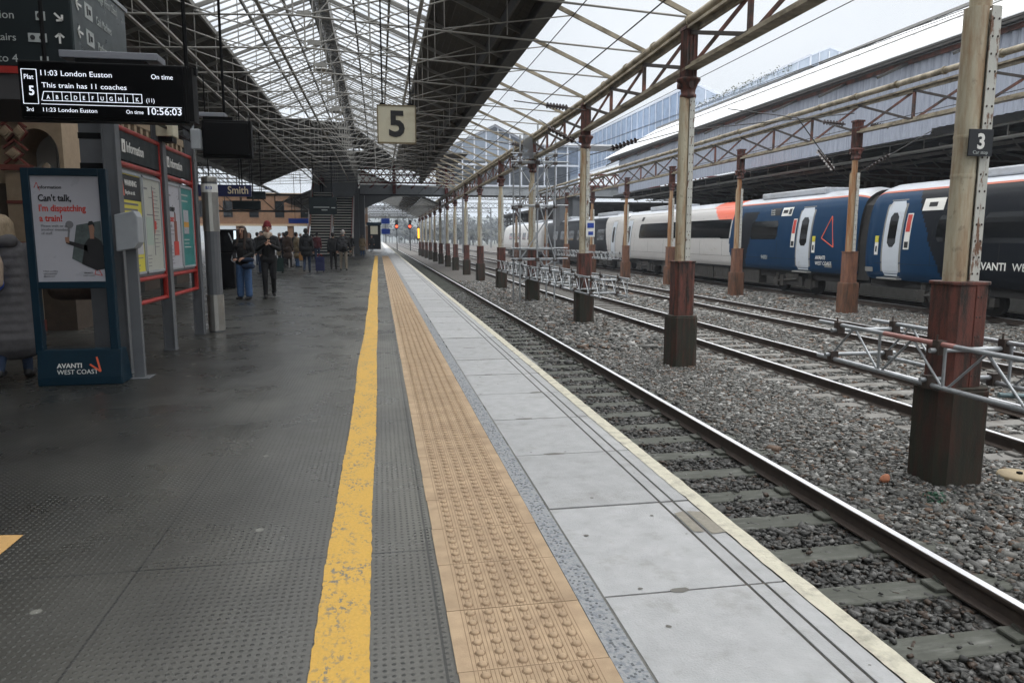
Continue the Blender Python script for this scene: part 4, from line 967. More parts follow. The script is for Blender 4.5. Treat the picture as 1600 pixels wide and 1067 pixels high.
for q in(55,58,61,64,67,70): win(Cc,q,q+1.9)
for q in(80,83,86,89,92,95): win(Dc,q,q+2)
m=MB()
for q in(34.2,37.0,39.8,42.6): pass
patch(m,34.25,35.2,1.40,2.36,.007,6,0)
m.build('window_band_end',M_twin,A)
# gangway between coaches
m=MB(); m.prism([(TX+.35,-.1),(TX+.3,1.2),(TX+.5,2.6),(TX+.9,2.95),(TX+1.9,2.95),(TX+2.3,2.6),(TX+2.5,1.2),(TX+2.45,-.1)],50.5,51.2); m.build('gangway',M_under,A); m=MB(); m.prism([(TX+.35,-.1),(TX+.3,1.2),(TX+.5,2.6),(TX+.9,2.95),(TX+1.9,2.95),(TX+2.3,2.6),(TX+2.5,1.2),(TX+2.45,-.1)],23.9,24.6); m.build('gangway',M_under,A)
def tpan(t,y0,y1,z0,z1,mm,name,off=.012):
    m=MB(); patch(m,y0,y1,z0,z1,off,4); return m.build(name,mm,t)
for t,ya,yb,z0 in((A,28.35,28.62,.0),(Bc,21.55,21.8,.0)):
    p=tpan(t,ya,yb,1.05,2.22,M_signwb,'notice_panel'); tpan(t,ya+.03,yb-.03,1.62,2.18,M_inkred,'notice_red',.018).parent=p; tpan(t,ya+.04,yb-.04,1.1,1.3,M_ink,'notice_black',.018).parent=p
for t,ya,yb in((A,26.85,27.05),(Bc,23.05,23.22)):
    p=tpan(t,ya,yb,.85,1.45,M_signwb,'door_control'); tpan(t,ya,yb,1.28,1.5,M_yel,'yellow_label',.018).parent=p; tpan(t,ya+.05,yb-.05,.95,1.15,M_ink,'button',.018).parent=p
p=tpan(Bc,20.3,21.2,2.28,2.66,M_signwb,'destination_panel'); tpan(Bc,20.6,20.95,2.40,2.54,M_ink,'destination_window',.018).parent=p
tpan(Bc,19.5,20.2,2.28,2.66,M_ink,'display')
p=tpan(A,28.9,29.7,2.36,2.72,M_signwb,'destination_panel'); tpan(A,29.25,29.6,2.48,2.62,M_ink,'destination_window',.018).parent=p; tpan(A,28.95,29.15,2.42,2.66,M_ink,'destination_icon',.018).parent=p
tpan(A,29.85,30.6,2.4,2.72,M_ink,'display')
for k,zz in enumerate((2.62,2.53,2.44)): text('Coach',.10,(TX+.12,30.5,zz-.02),'left',M_signwb,A,'display_text',sx=1.3)
text('94001',.26,(TX-.01,32.3-1.9+.6,.50),'left',M_signw,A,'coach_number',sx=.9)
tpan(A,27.0-1.3,27.0-.85,.30,.46,M_conc,'side_plate'); tpan(Bc,23.3,23.7,.26,.42,M_conc,'side_plate')
tpan(A,46.8,47.2,2.55,2.8,M_ink,'end_symbol'); tpan(A,49.7,49.9,1.6,2.2,M_ink,'end_mark')
# logo triangle and lettering
m=MB()
tri=[(25.95,2.25),(26.42,1.42),(25.62,1.08)]
for p,q in zip(tri,tri[1:]+tri[:1]): m.bar((TX+pxz(p[1])-.018,p[0],p[1]),(TX+pxz(q[1])-.018,q[0],q[1]),.030,.02,0,(1,0,0))
m.build('logo',M_coral,A)
text('AVANTI',.20,(TX-.012,26.75,.60),'left',M_signwb,A,bold=.02,sx=.92); text('WEST COAST',.20,(TX-.012,26.75,.38),'left',M_signwb,A,sx=.88)
text('AVANTI',.30,(TX-.012,18.72,.52),'left',M_signwb,Bc,bold=.02); text('WEST COAST',.30,(TX-.012,17.45,.52),'left',M_signwb,Bc)
# ================================================================ SIGNS AND BOARDS
# departure board
t=thing('departure_board','black departure board with white dot-matrix lines listing platform 5 trains','departure board',(-2.24,7.0,2.37))
B0,B1,Z0,Z1=-2.925,-1.60,2.385,2.865
m=MB(); m.box(B0,B1,7.0,7.16,Z0,Z1); m.build('casing',M_black,t,.008)
m=MB(); m.box(B0+.02,B1-.03,6.985,7.0,Z0+.02,Z1-.02); m.build('display',M_screen,t)
m=MB(); m.box(B1,B1+.04,7.02,7.2,Z0+.02,Z1-.01); m.box(B1+.0,B1+.06,7.1,7.16,Z1-.05,Z1+.01); m.build('side_bracket',M_black,t)
m=MB(); m.box(-2.62,-1.84,7.05,7.30,Z1+.045,Z1+.105); m.build('light_bar',M_lightbar,t,.006)
m=MB(); m.box(-2.5,-1.95,7.06,7.2,Z1,Z1+.045); m.build('mounting',M_black,t)
YT=6.982
P=lambda fx,fz:(B0+.02+(B1-B0-.05)*fx,YT,Z1-.02-(Z1-Z0-.04)*fz)
def LT(s,size,fx,fz,name='display_text',sx=.90,b=.003): text(s,size,P(fx,fz),'cam',M_led,t,name,sx=sx,bold=b,ext=.0005)
LT('11:03 London Euston',.062,.115,.235,sx=1.06); LT('On time',.058,.80,.235); LT('This train has 11 coaches',.058,.125,.455,sx=1.12)
LT('Plat',.056,.022,.31,sx=.9); LT('5',.105,.045,.60,sx=.9,b=.02)
LT('(11)',.048,.76,.675); LT('3rd',.046,.022,.90); LT('11:23 London Euston',.048,.115,.90,sx=1.04); LT('On time',.046,.63,.90); LT('10:56:03',.084,.755,.905,sx=1.02,b=.008)
m=MB()
def line(a,b_,w=.005):
    p=P(*a);q=P(*b_); m.bar((p[0],YT,p[2]),(q[0],YT,q[2]),w,.003,0,(0,1,0))
for a,b_ in(((.0+.01,.13),(.10,.13)),((.01,.13),(.01,.76)),((.10,.13),(.10,.76)),((.01,.76),(.10,.76)),((.115,.76),(.985,.76)),((.135,.53),(.735,.53)),((.125,.695),(.735,.695)),((.735,.53),(.735,.695)),((.135,.53),(.12,.695))): line(a,b_)
for i in range(1,11): line((.135+.6*i/11,.53),(.135+.6*i/11,.695),.004)
m.build('display_lines',M_led,t)
for i,c in enumerate('ABCDEFUGHJK'): text(c,.046,P(.15+.6*i/11,.665),'cam',M_led,t,'display_text',sx=.85,bold=.012,ext=.0005)
m=MB(); m.tube((-1.62,7.1,2.86),(-1.62,7.1,6.4),.018,8); m.tube((-2.75,7.1,2.86),(-2.75,7.1,6.4),.018,8); each(m,'hanging_rod',M_black,t)
# wayfinding box sign
t=thing('direction_sign','hanging slate direction sign with white arrows on two faces, above the departure board','sign',(-4,8.0,2.9))
m=MB(); m.box(-5.2,-2.86,8.05,9.65,3.02,4.05,0); m.build('box',M_greysign,t,.01)
m=MB(); m.box(-2.862,-2.845,8.06,9.64,3.03,4.0,0); m.build('side_face',M_greysign2,t)
m=MB(); m.box(-2.9,-2.83,8.0,9.7,4.0,4.04); m.build('top_rail',M_postl,t)
m=MB(); m.box(-5.2,-3.3,8.03,9.6,2.955,3.02); m.build('red_band',M_redp,t); m=MB(); m.box(-5.2,-3.3,8.06,9.6,2.72,2.955); m.build('lower_band',mat('band_grey',(.05,.048,.05),.6),t)
YS=8.04
for s_,z in(('Information',3.455),('Toilets Upstairs',3.255),('Platforms 1 to 4',3.06)): text(s_,.105 if z!=3.255 else .095,(-3.345,YS,z),'cam',M_signw,t,align='RIGHT')
m=MB()
def arrow(m,cx,cz,a,L=.09,w=.018,pl='cam'):
    ca,sa=math.cos(a),math.sin(a)
    T=(lambda u,v:(cx+u,YS,cz+v)) if pl=='cam' else (lambda u,v:(-2.838,cx+u,cz+v))
    r=lambda u,v:T(u*ca-v*sa,u*sa+v*ca); up=(0,1,0) if pl=='cam' else (1,0,0)
    m.bar(r(-L/2,0),r(L/2,0),w,.004,0,up); m.bar(r(L/2,0),r(L/8,L*.42),w,.004,0,up); m.bar(r(L/2,0),r(L/8,-L*.42),w,.004,0,up)
arrow(m,-2.965,3.49,R(-45)); arrow(m,-2.965,3.29,R(90))
for y_,z in((8.22,3.92),(8.22,3.66),(8.22,3.40),(8.22,3.14)): arrow(m,y_,z,R(180),.13,.022,'r')
each(m,'arrow',M_signwb,t,per=3)
m=MB(); m.box(-3.16,-3.08,8.035,8.045,3.45,3.53); m.box(-3.24,-3.08,8.035,8.045,3.25,3.33); m.box(-3.15,-3.08,8.035,8.045,3.05,3.12)
for z in(3.85,3.59,3.33,3.07): m.box(-2.846,-2.84,8.38,8.58,z,z+.15)
each(m,'pictogram_panel',M_signw,t); pg=t
m=MB(); m.tube((-3.12,8.034,3.49),(-3.12,8.028,3.49),.028,16); m.tube((-3.2,8.034,3.29),(-3.2,8.028,3.29),.022,12); m.tube((-3.12,8.034,3.29),(-3.12,8.028,3.29),.022,12); m.tube((-3.115,8.034,3.09),(-3.115,8.028,3.09),.018,12)
for z in(3.88,3.62,3.36,3.10): m.box(-2.839,-2.835,8.43,8.45,z,z+.09); m.box(-2.839,-2.835,8.48,8.53,z+.02,z+.07)
each(m,'pictogram',M_ink,pg)
for s_,z in(('Exit',4.0),('Lounge (First Class)',3.86),('Cash Machines',3.60),('Platforms 6 to 12',3.34),('Taxis',3.08)):
    if s_!='Exit': text(s_,.125,(-2.84,8.68,z),'right',M_signw,t,sx=.68 if len(s_)>14 else .6)
m=MB(); m.tube((-3.9,8.6,4.05),(-3.9,8.6,6.6),.02,8); m.tube((-3.1,8.8,4.05),(-3.1,8.8,7.0),.02,8); each(m,'hanging_rod',M_black,t)
# monitor seen from behind
t=thing('hanging_monitor','black hanging monitor with grey bar on top beside a white junction box','monitor',(-1.65,9.0,2.3))
m=MB(); m.box(-1.93,-1.40,9.0,9.12,2.30,2.715); m.box(-1.90,-1.43,8.98,9.0,2.33,2.69); m.build('casing',M_black,t,.008)
m=MB(); m.box(-1.98,-1.68,9.02,9.2,2.755,2.80); m.build('light_bar',M_lightbar,t,.006); m=MB(); m.box(-1.92,-1.6,9.04,9.14,2.715,2.757); m.tube((-1.7,9.1,2.8),(-1.7,9.1,6.5),.015,6); m.build('mounting',M_black,t)
t=thing('junction_box','pale grey junction box fixed left of the black monitor','junction box',(-2.0,9.0,2.4))
m=MB(); m.box(-2.035,-1.93,8.9,9.0,2.38,2.60); m.build('box',M_postl,t,.012); m=MB(); m.path([(-1.99,8.95,2.38),(-2.02,9,2.28),(-2.1,9.3,2.28)],.008); m.tube((-2.02,8.99,2.6),(-2.02,8.99,2.85),.012,6); m.build('cable',M_postl,t)
# platform number 5
t=thing('platform_number_sign','square cream hanging sign with a black number 5 above the yellow line','sign',(.3,11.7,2.84))
m=MB(); m.box(.02,.60,11.7,11.78,2.84,3.40); m.build('panel',M_num,t,.006)
m=MB(); 
for a_,b_,c_,d_ in((.02,.60,2.84,2.85),(.02,.60,3.39,3.40),(.02,.03,2.84,3.40),(.59,.60,2.84,3.40)): m.box(a_-.004,b_+.004,11.69,11.79,c_-.004,d_+.004)
m.build('rim',mat('rim_bronze',(.2,.16,.09),.5),t)
text('5',.52,(.315,11.692,2.95),'cam',M_ink,t,'number',align='CENTER',bold=.03,sx=1.02)
m=MB(); m.tube((.1,11.74,3.4),(.1,11.74,7.4),.012,6); m.tube((.52,11.74,3.4),(.52,11.74,7.3),.012,6); m.box(.06,.14,11.7,11.78,3.4,3.43); m.box(.48,.56,11.7,11.78,3.4,3.43); each(m,'hanging_rod',M_black,t)
# information boards
def infoboard(label,y0,y1,seed):
    t=thing('information_board',label,'notice board',(-2.62,(y0+y1)/2,0)); X=-2.60
    m=MB(); m.box(X-.06,X-.02,y0,y1,.97,2.12); m.build('backing',M_post,t)
    m=MB(); m.box(X-.05,X-.005,y0,y1,2.21,2.50); m.build('header',M_greysign,t)
    for z in(2.165,2.53): 
        m=MB(); m.tube((X-.02,y0,z),(X-.02,y1,z),.028,10); m.build('rail',M_redp,t)
    for z in(.94,.68):
        m=MB(); m.tube((X-.02,y0,z),(X-.02,y1-.0,z),.026,10); m.build('rail',M_redp,t)
    m=MB(); m.box(X-.045,X+.005,y1-.05,y1,.66,2.55); m.box(X-.045,X+.005,y0,y0+.02,2.1,2.55); each(m,'side_frame',M_redp,t,.008)
    text('Information',.155,(X+.002,y0+.30,2.30),'right',M_signwb,t,sx=.80,bold=.012)
    m=MB(); m.box(X-.006,X+.001,y0+.17,y0+.27,2.29,2.42); ic=m.build('header_icon',M_signwb,t)
    text('i',.10,(X+.003,y0+.20,2.315),'right',M_ink,ic,'icon_letter',bold=.03)
    mid=(y0+y1)/2-.02
    out=[]
    for k,(a,b) in enumerate(((y0+.02,mid-.01),(mid+.01,y1-.07))):
        f=MB(); 
        for q in((a,a+.03,1.0,2.10),(b-.03,b,1.0,2.10),(a,b,1.0,1.03),(a,b,2.07,2.10)): f.box(X-.02,X+.004,q[0],q[1],q[2],q[3])
        fo=f.build('poster_frame',M_postl,t,.003); out.append((a+.03,b-.03,fo))
    return t,out,X
def lines(m,a,b,z0,z1,n,X,h=.012,rag=.4):
    for i in range(n):
        z=z1-(z1-z0)*i/max(1,n-1); m.box(X,X+.0015,a,a+(b-a)*(1-rag*RNG.random()),z-h/2,z+h/2)
t,fr,X=infoboard('grey and red information board with a yellow warning poster and a route map',8.26,9.80,1)
a,b,fo=fr[0]; m=MB(); m.box(X-.02,X-.008,a,b,1.03,2.07); m.build('poster',M_yel,t)
m=MB(); m.box(X-.008,X-.005,a+.01,b-.01,1.80,2.06); m.box(X-.008,X-.005,a+.02,b-.02,1.375,1.40); each(m,'poster_header',M_ink,t)
m=MB(); m.box(X-.008,X-.005,a+.03,(a+b)/2-.01,1.22,1.37); m.box(X-.008,X-.005,(a+b)/2+.01,b-.03,1.22,1.37); m.build('poster_panels',M_paper,t)
m=MB(); m.prism([(a+.03,1.84),(a+.11,1.84),(a+.07,2.02)],X-.005,X-.003,0,lambda p,q,tt:(tt,p,q)); m.build('poster_picture',M_coral,t)
text('WARNING',.085,(X-.004,a+.13,1.95),'right',M_signwb,t,sx=.95,bold=.02); text('Bicycles at risk',.06,(X-.004,a+.13,1.86),'right',M_signwb,t,sx=.9)
m=MB(); lines(m,a+.05,b-.06,1.58,1.76,4,X-.007,.022,.2); lines(m,a+.05,b-.06,1.43,1.52,4,X-.007,.009); lines(m,a+.04,b-.05,1.06,1.18,4,X-.007,.009); m.build('poster_print',M_inkgrey,t)
a,b,fo=fr[1]; m=MB(); m.box(X-.02,X-.008,a,b,1.03,2.07); m.build('poster',M_paper2,t)
m=MB(); m.box(X-.007,X-.005,a+.33,a+.345,1.2,2.0); m.box(X-.007,X-.005,a+.1,a+.34,1.66,1.672); m.box(X-.007,X-.005,a+.2,a+.34,1.86,1.868); lines(m,a+.36,b-.05,1.3,1.98,16,X-.007,.008,.5); lines(m,a+.05,a+.2,1.08,1.2,4,X-.007,.008); m.box(X-.007,X-.005,a+.04,a+.16,1.95,1.97); m.build('map_lines',M_inkgrey,t)
m=MB(); m.box(X-.0065,X-.0045,a+.36,a+.375,1.45,1.95); m.box(X-.0065,X-.0045,a+.38,a+.44,1.5,1.6); m.build('map_route',M_inkred,t)
m=MB(); m.box(X-.0075,X-.006,a+.06,a+.30,1.32,1.64); m.build('map_inset',mat('map_pale_green',(.36,.44,.38),.5),t)
t,fr,X=infoboard('grey and red information board with a white notice and a teal poster',9.93,11.36,2)
a,b,fo=fr[0]; m=MB(); m.box(X-.02,X-.008,a,b,1.03,2.07); m.build('poster',M_paper,t)
text('Coming',.12,(X-.006,a+.06,1.74),'right',M_ink,t,bold=.02,sx=.8); text('closer',.12,(X-.006,a+.06,1.61),'right',M_inkred,t,bold=.02,sx=.8)
m=MB(); m.box(X-.007,X-.004,a+.30,a+.42,1.30,1.62); m.box(X-.007,X-.004,a+.33,a+.38,1.6,1.72); m.build('poster_figure',mat('figure_brown',(.22,.07,.04),.6),t); m=MB(); m.box(X-.006,X-.003,a+.24,a+.46,1.18,1.36); m.build('poster_block',M_inkred,t)
m=MB(); lines(m,a+.06,a+.3,1.45,1.55,3,X-.007,.01); lines(m,a+.06,a+.25,1.08,1.3,6,X-.007,.008); m.box(X-.007,X-.005,a+.05,a+.2,1.93,1.95); m.build('poster_print',M_inkgrey,t)
a,b,fo=fr[1]; m=MB(); m.box(X-.02,X-.008,a,b,1.03,2.07); m.build('poster',M_teal,t)
m=MB(); m.box(X-.007,X-.005,a+.1,a+.36,1.46,1.78); m.build('poster_picture',M_paper,t); m=MB(); m.box(X-.0055,X-.0035,a+.1,a+.36,1.55,1.62); m.build('poster_stripe',mat('poster_amber',(.6,.3,.04),.5),t)
m=MB(); lines(m,a+.08,b-.12,1.28,1.38,3,X-.007,.014); lines(m,a+.05,b-.15,1.9,1.98,2,X-.007,.02); m.build('poster_print',M_signw,t)
for y,l in((8.18,'first grey post of the information boards, beside the hand sanitiser'),(9.86,'middle grey post between the two information boards'),(11.42,'last grey post of the information boards, beside the steel pillar')):
    t=thing('board_post',l,'post',(-2.62,y,0)); m=MB(); m.box(-2.69,-2.675,y-.07,y+.07,0,2.95); m.box(-2.575,-2.56,y-.07,y+.07,0,2.95); m.box(-2.675,-2.575,y-.055,y-.035,0,2.95); m.box(-2.70,-2.55,y-.08,y+.08,0,.012); m.build('profile',M_post,t,.003)
t=thing('board_post','wide grey steel post behind the stand with a dark banded top','post',(-2.86,8.4,0)); m=MB(); m.box(-2.98,-2.76,8.35,8.5,0,2.6); m.build('shaft',M_post,t,.005); m=MB(); m.box(-2.985,-2.755,8.345,8.505,2.1,2.16);m.box(-2.985,-2.755,8.345,8.505,2.4,2.46); each(m,'band',M_black,t)
# brackets and camera housings above the boards
t=thing('speaker_box','cream loudspeaker box mounted above the second information board','loudspeaker',(-2.55,9.9,2.7)); m=MB(); m.box(-2.62,-2.42,9.75,10.0,2.62,2.86); m.build('housing',M_num,t,.01); m=MB(); m.box(-2.60,-2.44,9.77,9.98,2.56,2.62); m.build('base',M_black,t)
t=thing('mounting_rail','dark mounting rails running above the information boards','rail',(-2.6,8.2,2.6)); m=MB(); m.bar((-2.6,8.3,2.92),(-2.6,11.4,2.92),.05,.05); m.bar((-2.5,8.5,2.72),(-2.5,11.3,2.72),.03,.03); m.bar((-2.6,8.2,2.8),(-6.2,8.2,3.3),.05,.08); m.build('rail',M_black,t)
# steel-faced pillar
t=thing('service_pillar','rounded grey pillar with brushed steel panels and a white band','pillar',(-2.44,11.75,0))
def capsule_plan(m,x0,x1,y0,y1,z0,z1,mi=0):
    r=(y1-y0)/2; n=8; pts=[(x1-r+r*math.cos(a),(y0+y1)/2+r*math.sin(a)) for a in np.linspace(-math.pi/2,math.pi/2,n)]+[(x0+r+r*math.cos(a),(y0+y1)/2+r*math.sin(a)) for a in np.linspace(math.pi/2,1.5*math.pi,n)]
    m.prism(pts,z0,z1,mi,lambda a,b,tt:(a,b,tt))
m=MB(); capsule_plan(m,-2.56,-2.34,11.6,11.82,0,2.22); m.build('body',M_post,t); m=MB(); capsule_plan(m,-2.565,-2.335,11.595,11.825,1.5,2.07); m.build('upper_panel',M_steelb,t); m=MB(); capsule_plan(m,-2.57,-2.33,11.59,11.83,.02,.56); m.build('lower_panel',M_steelb,t)
m=MB(); capsule_plan(m,-2.567,-2.333,11.593,11.827,2.07,2.19); m.build('white_band',M_signwb,t); m=MB(); capsule_plan(m,-2.56,-2.34,11.6,11.82,2.22,2.30); m.build('cap',M_steelb,t,.02)
text('B13',.06,(-2.48,11.588,2.11),'cam',M_bluesign,t,bold=.02)
# hand sanitiser
t=thing('sanitiser_dispenser','pale grey dispenser box on a slim post beside the poster stand','dispenser',(-2.38,7.9,0))
m=MB(); m.prism([(-2.50,1.62),(-2.32,1.66),(-2.29,1.60),(-2.29,1.36),(-2.33,1.30),(-2.50,1.27)],7.72,7.9); m.build('box',M_postl,t,.01); m=MB(); m.box(-2.46,-2.36,7.86,7.92,0,1.3); m.box(-2.52,-2.3,7.78,8.0,0,.012); m.build('post',M_post,t,.004)
# poster stand
t=thing('poster_stand','petrol blue poster stand with white notice about dispatching a train','poster stand',(-2.86,7.65,0))
def sl(z): return 7.60+.03*z
m=MB()
for xa,xb in((-3.235,-3.165),(-2.575,-2.505)): m.prism([(xa,.3),(xb,.3),(xb,2.04),(xa,2.04)],7.60,7.68)
m.box(-3.165,-2.575,7.60,7.68,1.97,2.04); m.box(-3.165,-2.575,7.60,7.68,.925,.99); m.build('frame',M_navy,t,.006)
m=MB(); m.prism([(7.58,0),(7.86,0),(7.86,.03),(7.74,.34),(7.60,.34),(7.56,.08),(7.56,.0)],-3.225,-2.475,0,lambda a,b,tt:(tt,a,b)); m.build('base',M_navy,t,.01)
m=MB(); m.box(-3.165,-2.575,7.625,7.64,.99,1.97); m.build('poster',M_paper,t)
YP=7.623
def pp(fx,fz): return (-3.165+.59*fx,YP,1.97-.98*fz)
text('information',.043,pp(.10,.12),'cam',M_ink,t,bold=.012); 
text("Can't talk,",.085,pp(.09,.235),'cam',M_ink,t,bold=.025,sx=.82); text("I'm dispatching",.085,pp(.09,.33),'cam',M_inkred,t,bold=.025,sx=.80); text('a train!',.085,pp(.09,.425),'cam',M_inkred,t,bold=.025,sx=.82)
for i,s_ in enumerate(('Please wait or ask','another member','of staff.')): text(s_,.036,pp(.10,.48+.035*i),'cam',M_inkgrey,t,sx=.95)
for i in range(3): text(('Follow us online','westcoasttrains','@westcoast')[i],.019,pp(.08,.905+.024*i),'cam',M_inkgrey,t)
def poly2(m,pts,y,mi=0,th=.0015): m.prism([(pp(a,b)[0],pp(a,b)[2]) for a,b in pts],y-th,y,mi)
m=MB(); poly2(m,[(.52,.78),(.62,.46),(.98,.42),(.995,.84),(.88,.90)],YP); m.build('photo_background',mat('photo_green',(.07,.09,.09),.5,var=.5,vscale=9),t)
m=MB(); poly2(m,[(.66,.83),(.70,.72),(.72,.64),(.78,.59),(.88,.57),(.97,.61),(.995,.66),(.995,.88),(.88,.895)],YP-.002); poly2(m,[(.44,.60),(.76,.655),(.76,.71),(.45,.635)],YP-.002); poly2(m,[(.79,.455),(.81,.425),(.86,.42),(.89,.455),(.885,.48),(.86,.455),(.80,.465)],YP-.0045); m.build('photo_figure',M_ink,t)
m=MB(); poly2(m,[(.80,.45),(.87,.44),(.885,.50),(.87,.55),(.87,.59),(.81,.59),(.81,.54)],YP-.004); poly2(m,[(.44,.575),(.50,.575),(.50,.63),(.45,.625)],YP-.004); m.build('photo_skin',mat('photo_skin',(.28,.15,.10),.5),t)
m=MB(); c=pp(.52,.455); m.tube((c[0],YP,c[2]),(c[0],YP-.003,c[2]),.034,18); poly2(m,[(.50,.47),(.525,.47),(.50,.60),(.475,.60)],YP-.003); m.build('photo_paddle',M_inkgrey,t)
m=MB(); tri=[pp(.88,.85),pp(.84,.93),pp(.95,.945)]
for p,q in zip(tri,tri[1:]+tri[:1]): m.bar((p[0],YP-.002,p[2]),(q[0],YP-.002,q[2]),.006,.002,0,(0,1,0))
m.build('logo',M_inkred,t); text('AVANTI',.022,pp(.68,.925),'cam',M_ink,t,bold=.01); text('WEST COAST',.018,pp(.66,.95),'cam',M_inkgrey,t)
m=MB(); tri=[pp(.05,.115),pp(.09,.06),pp(.13,.14)]
for p,q in zip(tri,tri[1:]): m.bar((p[0],YP-.001,p[2]),(q[0],YP-.001,q[2]),.004,.002,0,(0,1,0))
m.build('logo',M_inkred,t)
slp=((1,0,0),(0,.04/.2635,.26/.2635)); fy=lambda z:7.56+(z-.08)*.04/.26-.003
text('AVANTI',.062,(-3.05,fy(.17),.17),slp,M_signwb,t,bold=.02); text('WEST COAST',.062,(-3.05,fy(.11),.11),slp,M_signwb,t,sx=.95)
m=MB(); q=[(-2.76,.20),(-2.665,.13),(-2.70,.27)]
for a_,b_ in((q[0],q[1]),(q[1],q[2])): m.bar((a_[0],fy(a_[1])-.002,a_[1]),(b_[0],fy(b_[1])-.002,b_[1]),.016,.003,0,(0,1,0))
m.build('logo',M_coral,t)
# plate with 3
t=thing('stop_marker','small black plate with white number 3 fixed to the nearest column','marker plate',(5.5,6.05,2.2))
m=MB(); m.box(5.385,5.64,6.13,6.145,2.15,2.395); m.build('plate',mat('plate_black',(.012,.014,.018),.4),t,.003); text('3',.19,(5.512,6.128,2.22),'cam',M_signwb,t,'number',align='CENTER',bold=.03,sx=.95); text('Car stop',.045,(5.512,6.128,2.17),'cam',M_signw,t,align='CENTER')
m=MB(); m.box(5.58,5.64,6.145,6.22,2.2,2.3); m.build('bracket',M_post,t)
t=thing('notice_plate','small white notice strapped to the third near-row column','notice',(5.9,20.4,1.6)); m=MB(); m.box(5.80,6.05,20.42,20.44,1.45,1.90); m.build('plate',M_signwb,t); m=MB(); lines(m,0,0,0,0,0,0); m.box(5.83,6.02,20.412,20.42,1.70,1.84); m.box(5.86,6.0,20.412,20.42,1.50,1.60); m.build('print',M_bluesign,t)
# shop sign and others
t=thing('shop_sign','dark blue shop sign with pale serif lettering reading Smith','shop sign',(-3.7,20,2.45)); m=MB(); m.box(-4.5,-3.18,20,20.1,2.46,2.75); m.build('panel',M_siteb,t,.005); text('Smith',.26,(-3.24,19.99,2.53),'cam',M_gold,t,align='RIGHT',sx=.86,bold=.012); m=MB(); m.tube((-4.2,20.05,2.75),(-4.2,20.05,5.4),.015,6); m.tube((-3.4,20.05,2.75),(-3.4,20.05,5.4),.015,6); each(m,'hanging_rod',M_black,t)
t=thing('direction_sign','dark hanging direction sign with faint white lines in front of the stairs','sign',(-2.8,40,2.66)); m=MB(); m.box(-3.53,-2.12,40,40.12,2.66,3.54); m.build('panel',M_greysign,t,.01); m=MB()
for z,a_,b_ in((3.0,-3.3,-2.5),(2.86,-2.9,-2.6),(2.98,-2.4,-2.2)): m.box(a_,b_,39.99,40,z,z+.04)
m.build('print',M_signw,t); m=MB(); m.tube((-3.3,40.05,3.54),(-3.3,40.05,5.6),.02,6); m.tube((-2.35,40.05,3.54),(-2.35,40.05,5.6),.02,6); each(m,'hanging_rod',M_black,t)
for x,y,z,w_,l in((-4.3,26,2.35,.9,'small dark sign hung below the shop sign over the crowd'),(-4.6,30,2.9,.7,'slate sign hanging above the waiting crowd'),(-4.9,48,2.35,1.2,'blue oval sign hanging above the person in the red hat')):
    t=thing('hanging_sign',l,'sign',(x,y,z)); m=MB(); m.box(x-w_/2,x+w_/2,y,y+.1,z,z+.30); m.build('panel',M_bluesign if 'blue' in l else M_greysign,t,.02); m=MB(); m.tube((x-.2,y+.05,z+.3),(x-.2,y+.05,5.4),.015,6); m.tube((x+.2,y+.05,z+.3),(x+.2,y+.05,5.4),.015,6); each(m,'hanging_rod',M_black,t)
# telephone kiosk
t=thing('telephone_kiosk','black telephone kiosk with a pale curled cord left of the long-haired woman','telephone',(-4.2,22,0)); m=MB(); m.box(-4.55,-4.05,22,22.5,0,1.0); m.box(-4.6,-3.95,22.05,22.5,1.0,1.66); m.build('body',M_black,t,.03); m=MB(); m.path([(-4.15,21.95,1.55),(-4.05,21.9,1.3),(-3.98,21.88,1.1),(-3.95,21.88,.85),(-4.02,21.88,.74),(-4.1,21.9,.8),(-4.06,21.9,.95)],.018,6); m.build('cord',M_postl,t); m=MB(); m.box(-4.03,-3.97,22.03,22.05,1.35,1.62); m.build('lit_strip',emat('strip_light',(.7,.85,.9),1.0),t)
# far platform notices on the wall
for y,z,l in((14.9,2.1,'small wall lamp bracket beside the arched bay'),):
    t=thing('wall_lamp',l,'wall lamp',(-6.1,y,z)); m=MB(); m.tube((-6.3,y,z),(-5.9,y,z),.02,6); m.lathe([(.02,.1),(.1,0),(.08,-.05)],(-5.85,y,z),12); m.build('bracket',M_black,t)
# ================================================================ SCAFFOLD BEAMS AND TOWER
def ladder_beam(name,label,x0,x1,y0,y1,zt,zb,cross=1.0):
    t=thing(name,label,'scaffold beam',((x0+x1)/2,(y0+y1)/2,zb)); 
    for x in(x0,x1):
        m=MB(); m.tube((x,y0,zt),(x,y1,zt),.024,10); m.tube((x,y0,zb),(x,y1,zb),.024,10); each(m,'chord',M_gal,t)
        m=MB(); y=y0+.12; k=0
        while y<y1-.5:
            m.tube((x,y,zb),(x,y,zt),.015,8); m.tube((x,y,zb),(x,y+.45,zt),.0125,8); m.tube((x,y+.45,zt),(x,y+.9,zb),.0125,8); y+=.95
        m.build('lacing',M_gal,t)
    m=MB()
    for y in np.arange(y0+.8,y1,1.6): m.tube((x0-.1,y,zt-.06),(x1+.1,y,zt-.06),.024,8); m.tube((x0-.1,y+.1,zb+.05),(x1+.1,y+.1,zb+.05),.024,8)
    each(m,'cross_tube',M_gal,t)
    m=MB()
    for y in np.arange(y0+.8,y1,1.6):
        for x in(x0,x1): m.box(x-.045,x+.045,y-.04,y+.04,zt-.10,zt+.035); m.box(x-.045,x+.045,y+.06,y+.14,zb-.035,zb+.09); m.tube((x-.03,y,zt),(x-.03,y,zt+.09),.01,6)
    each(m,'clamp',M_rivet,t,per=5)
    return t
t=ladder_beam('scaffold_beam','silver lattice scaffold beam clamped around the nearest column',5.21,5.92,2.1,8.1,.40,-.01); t.rotation_euler=(0,0,R(-1.0))
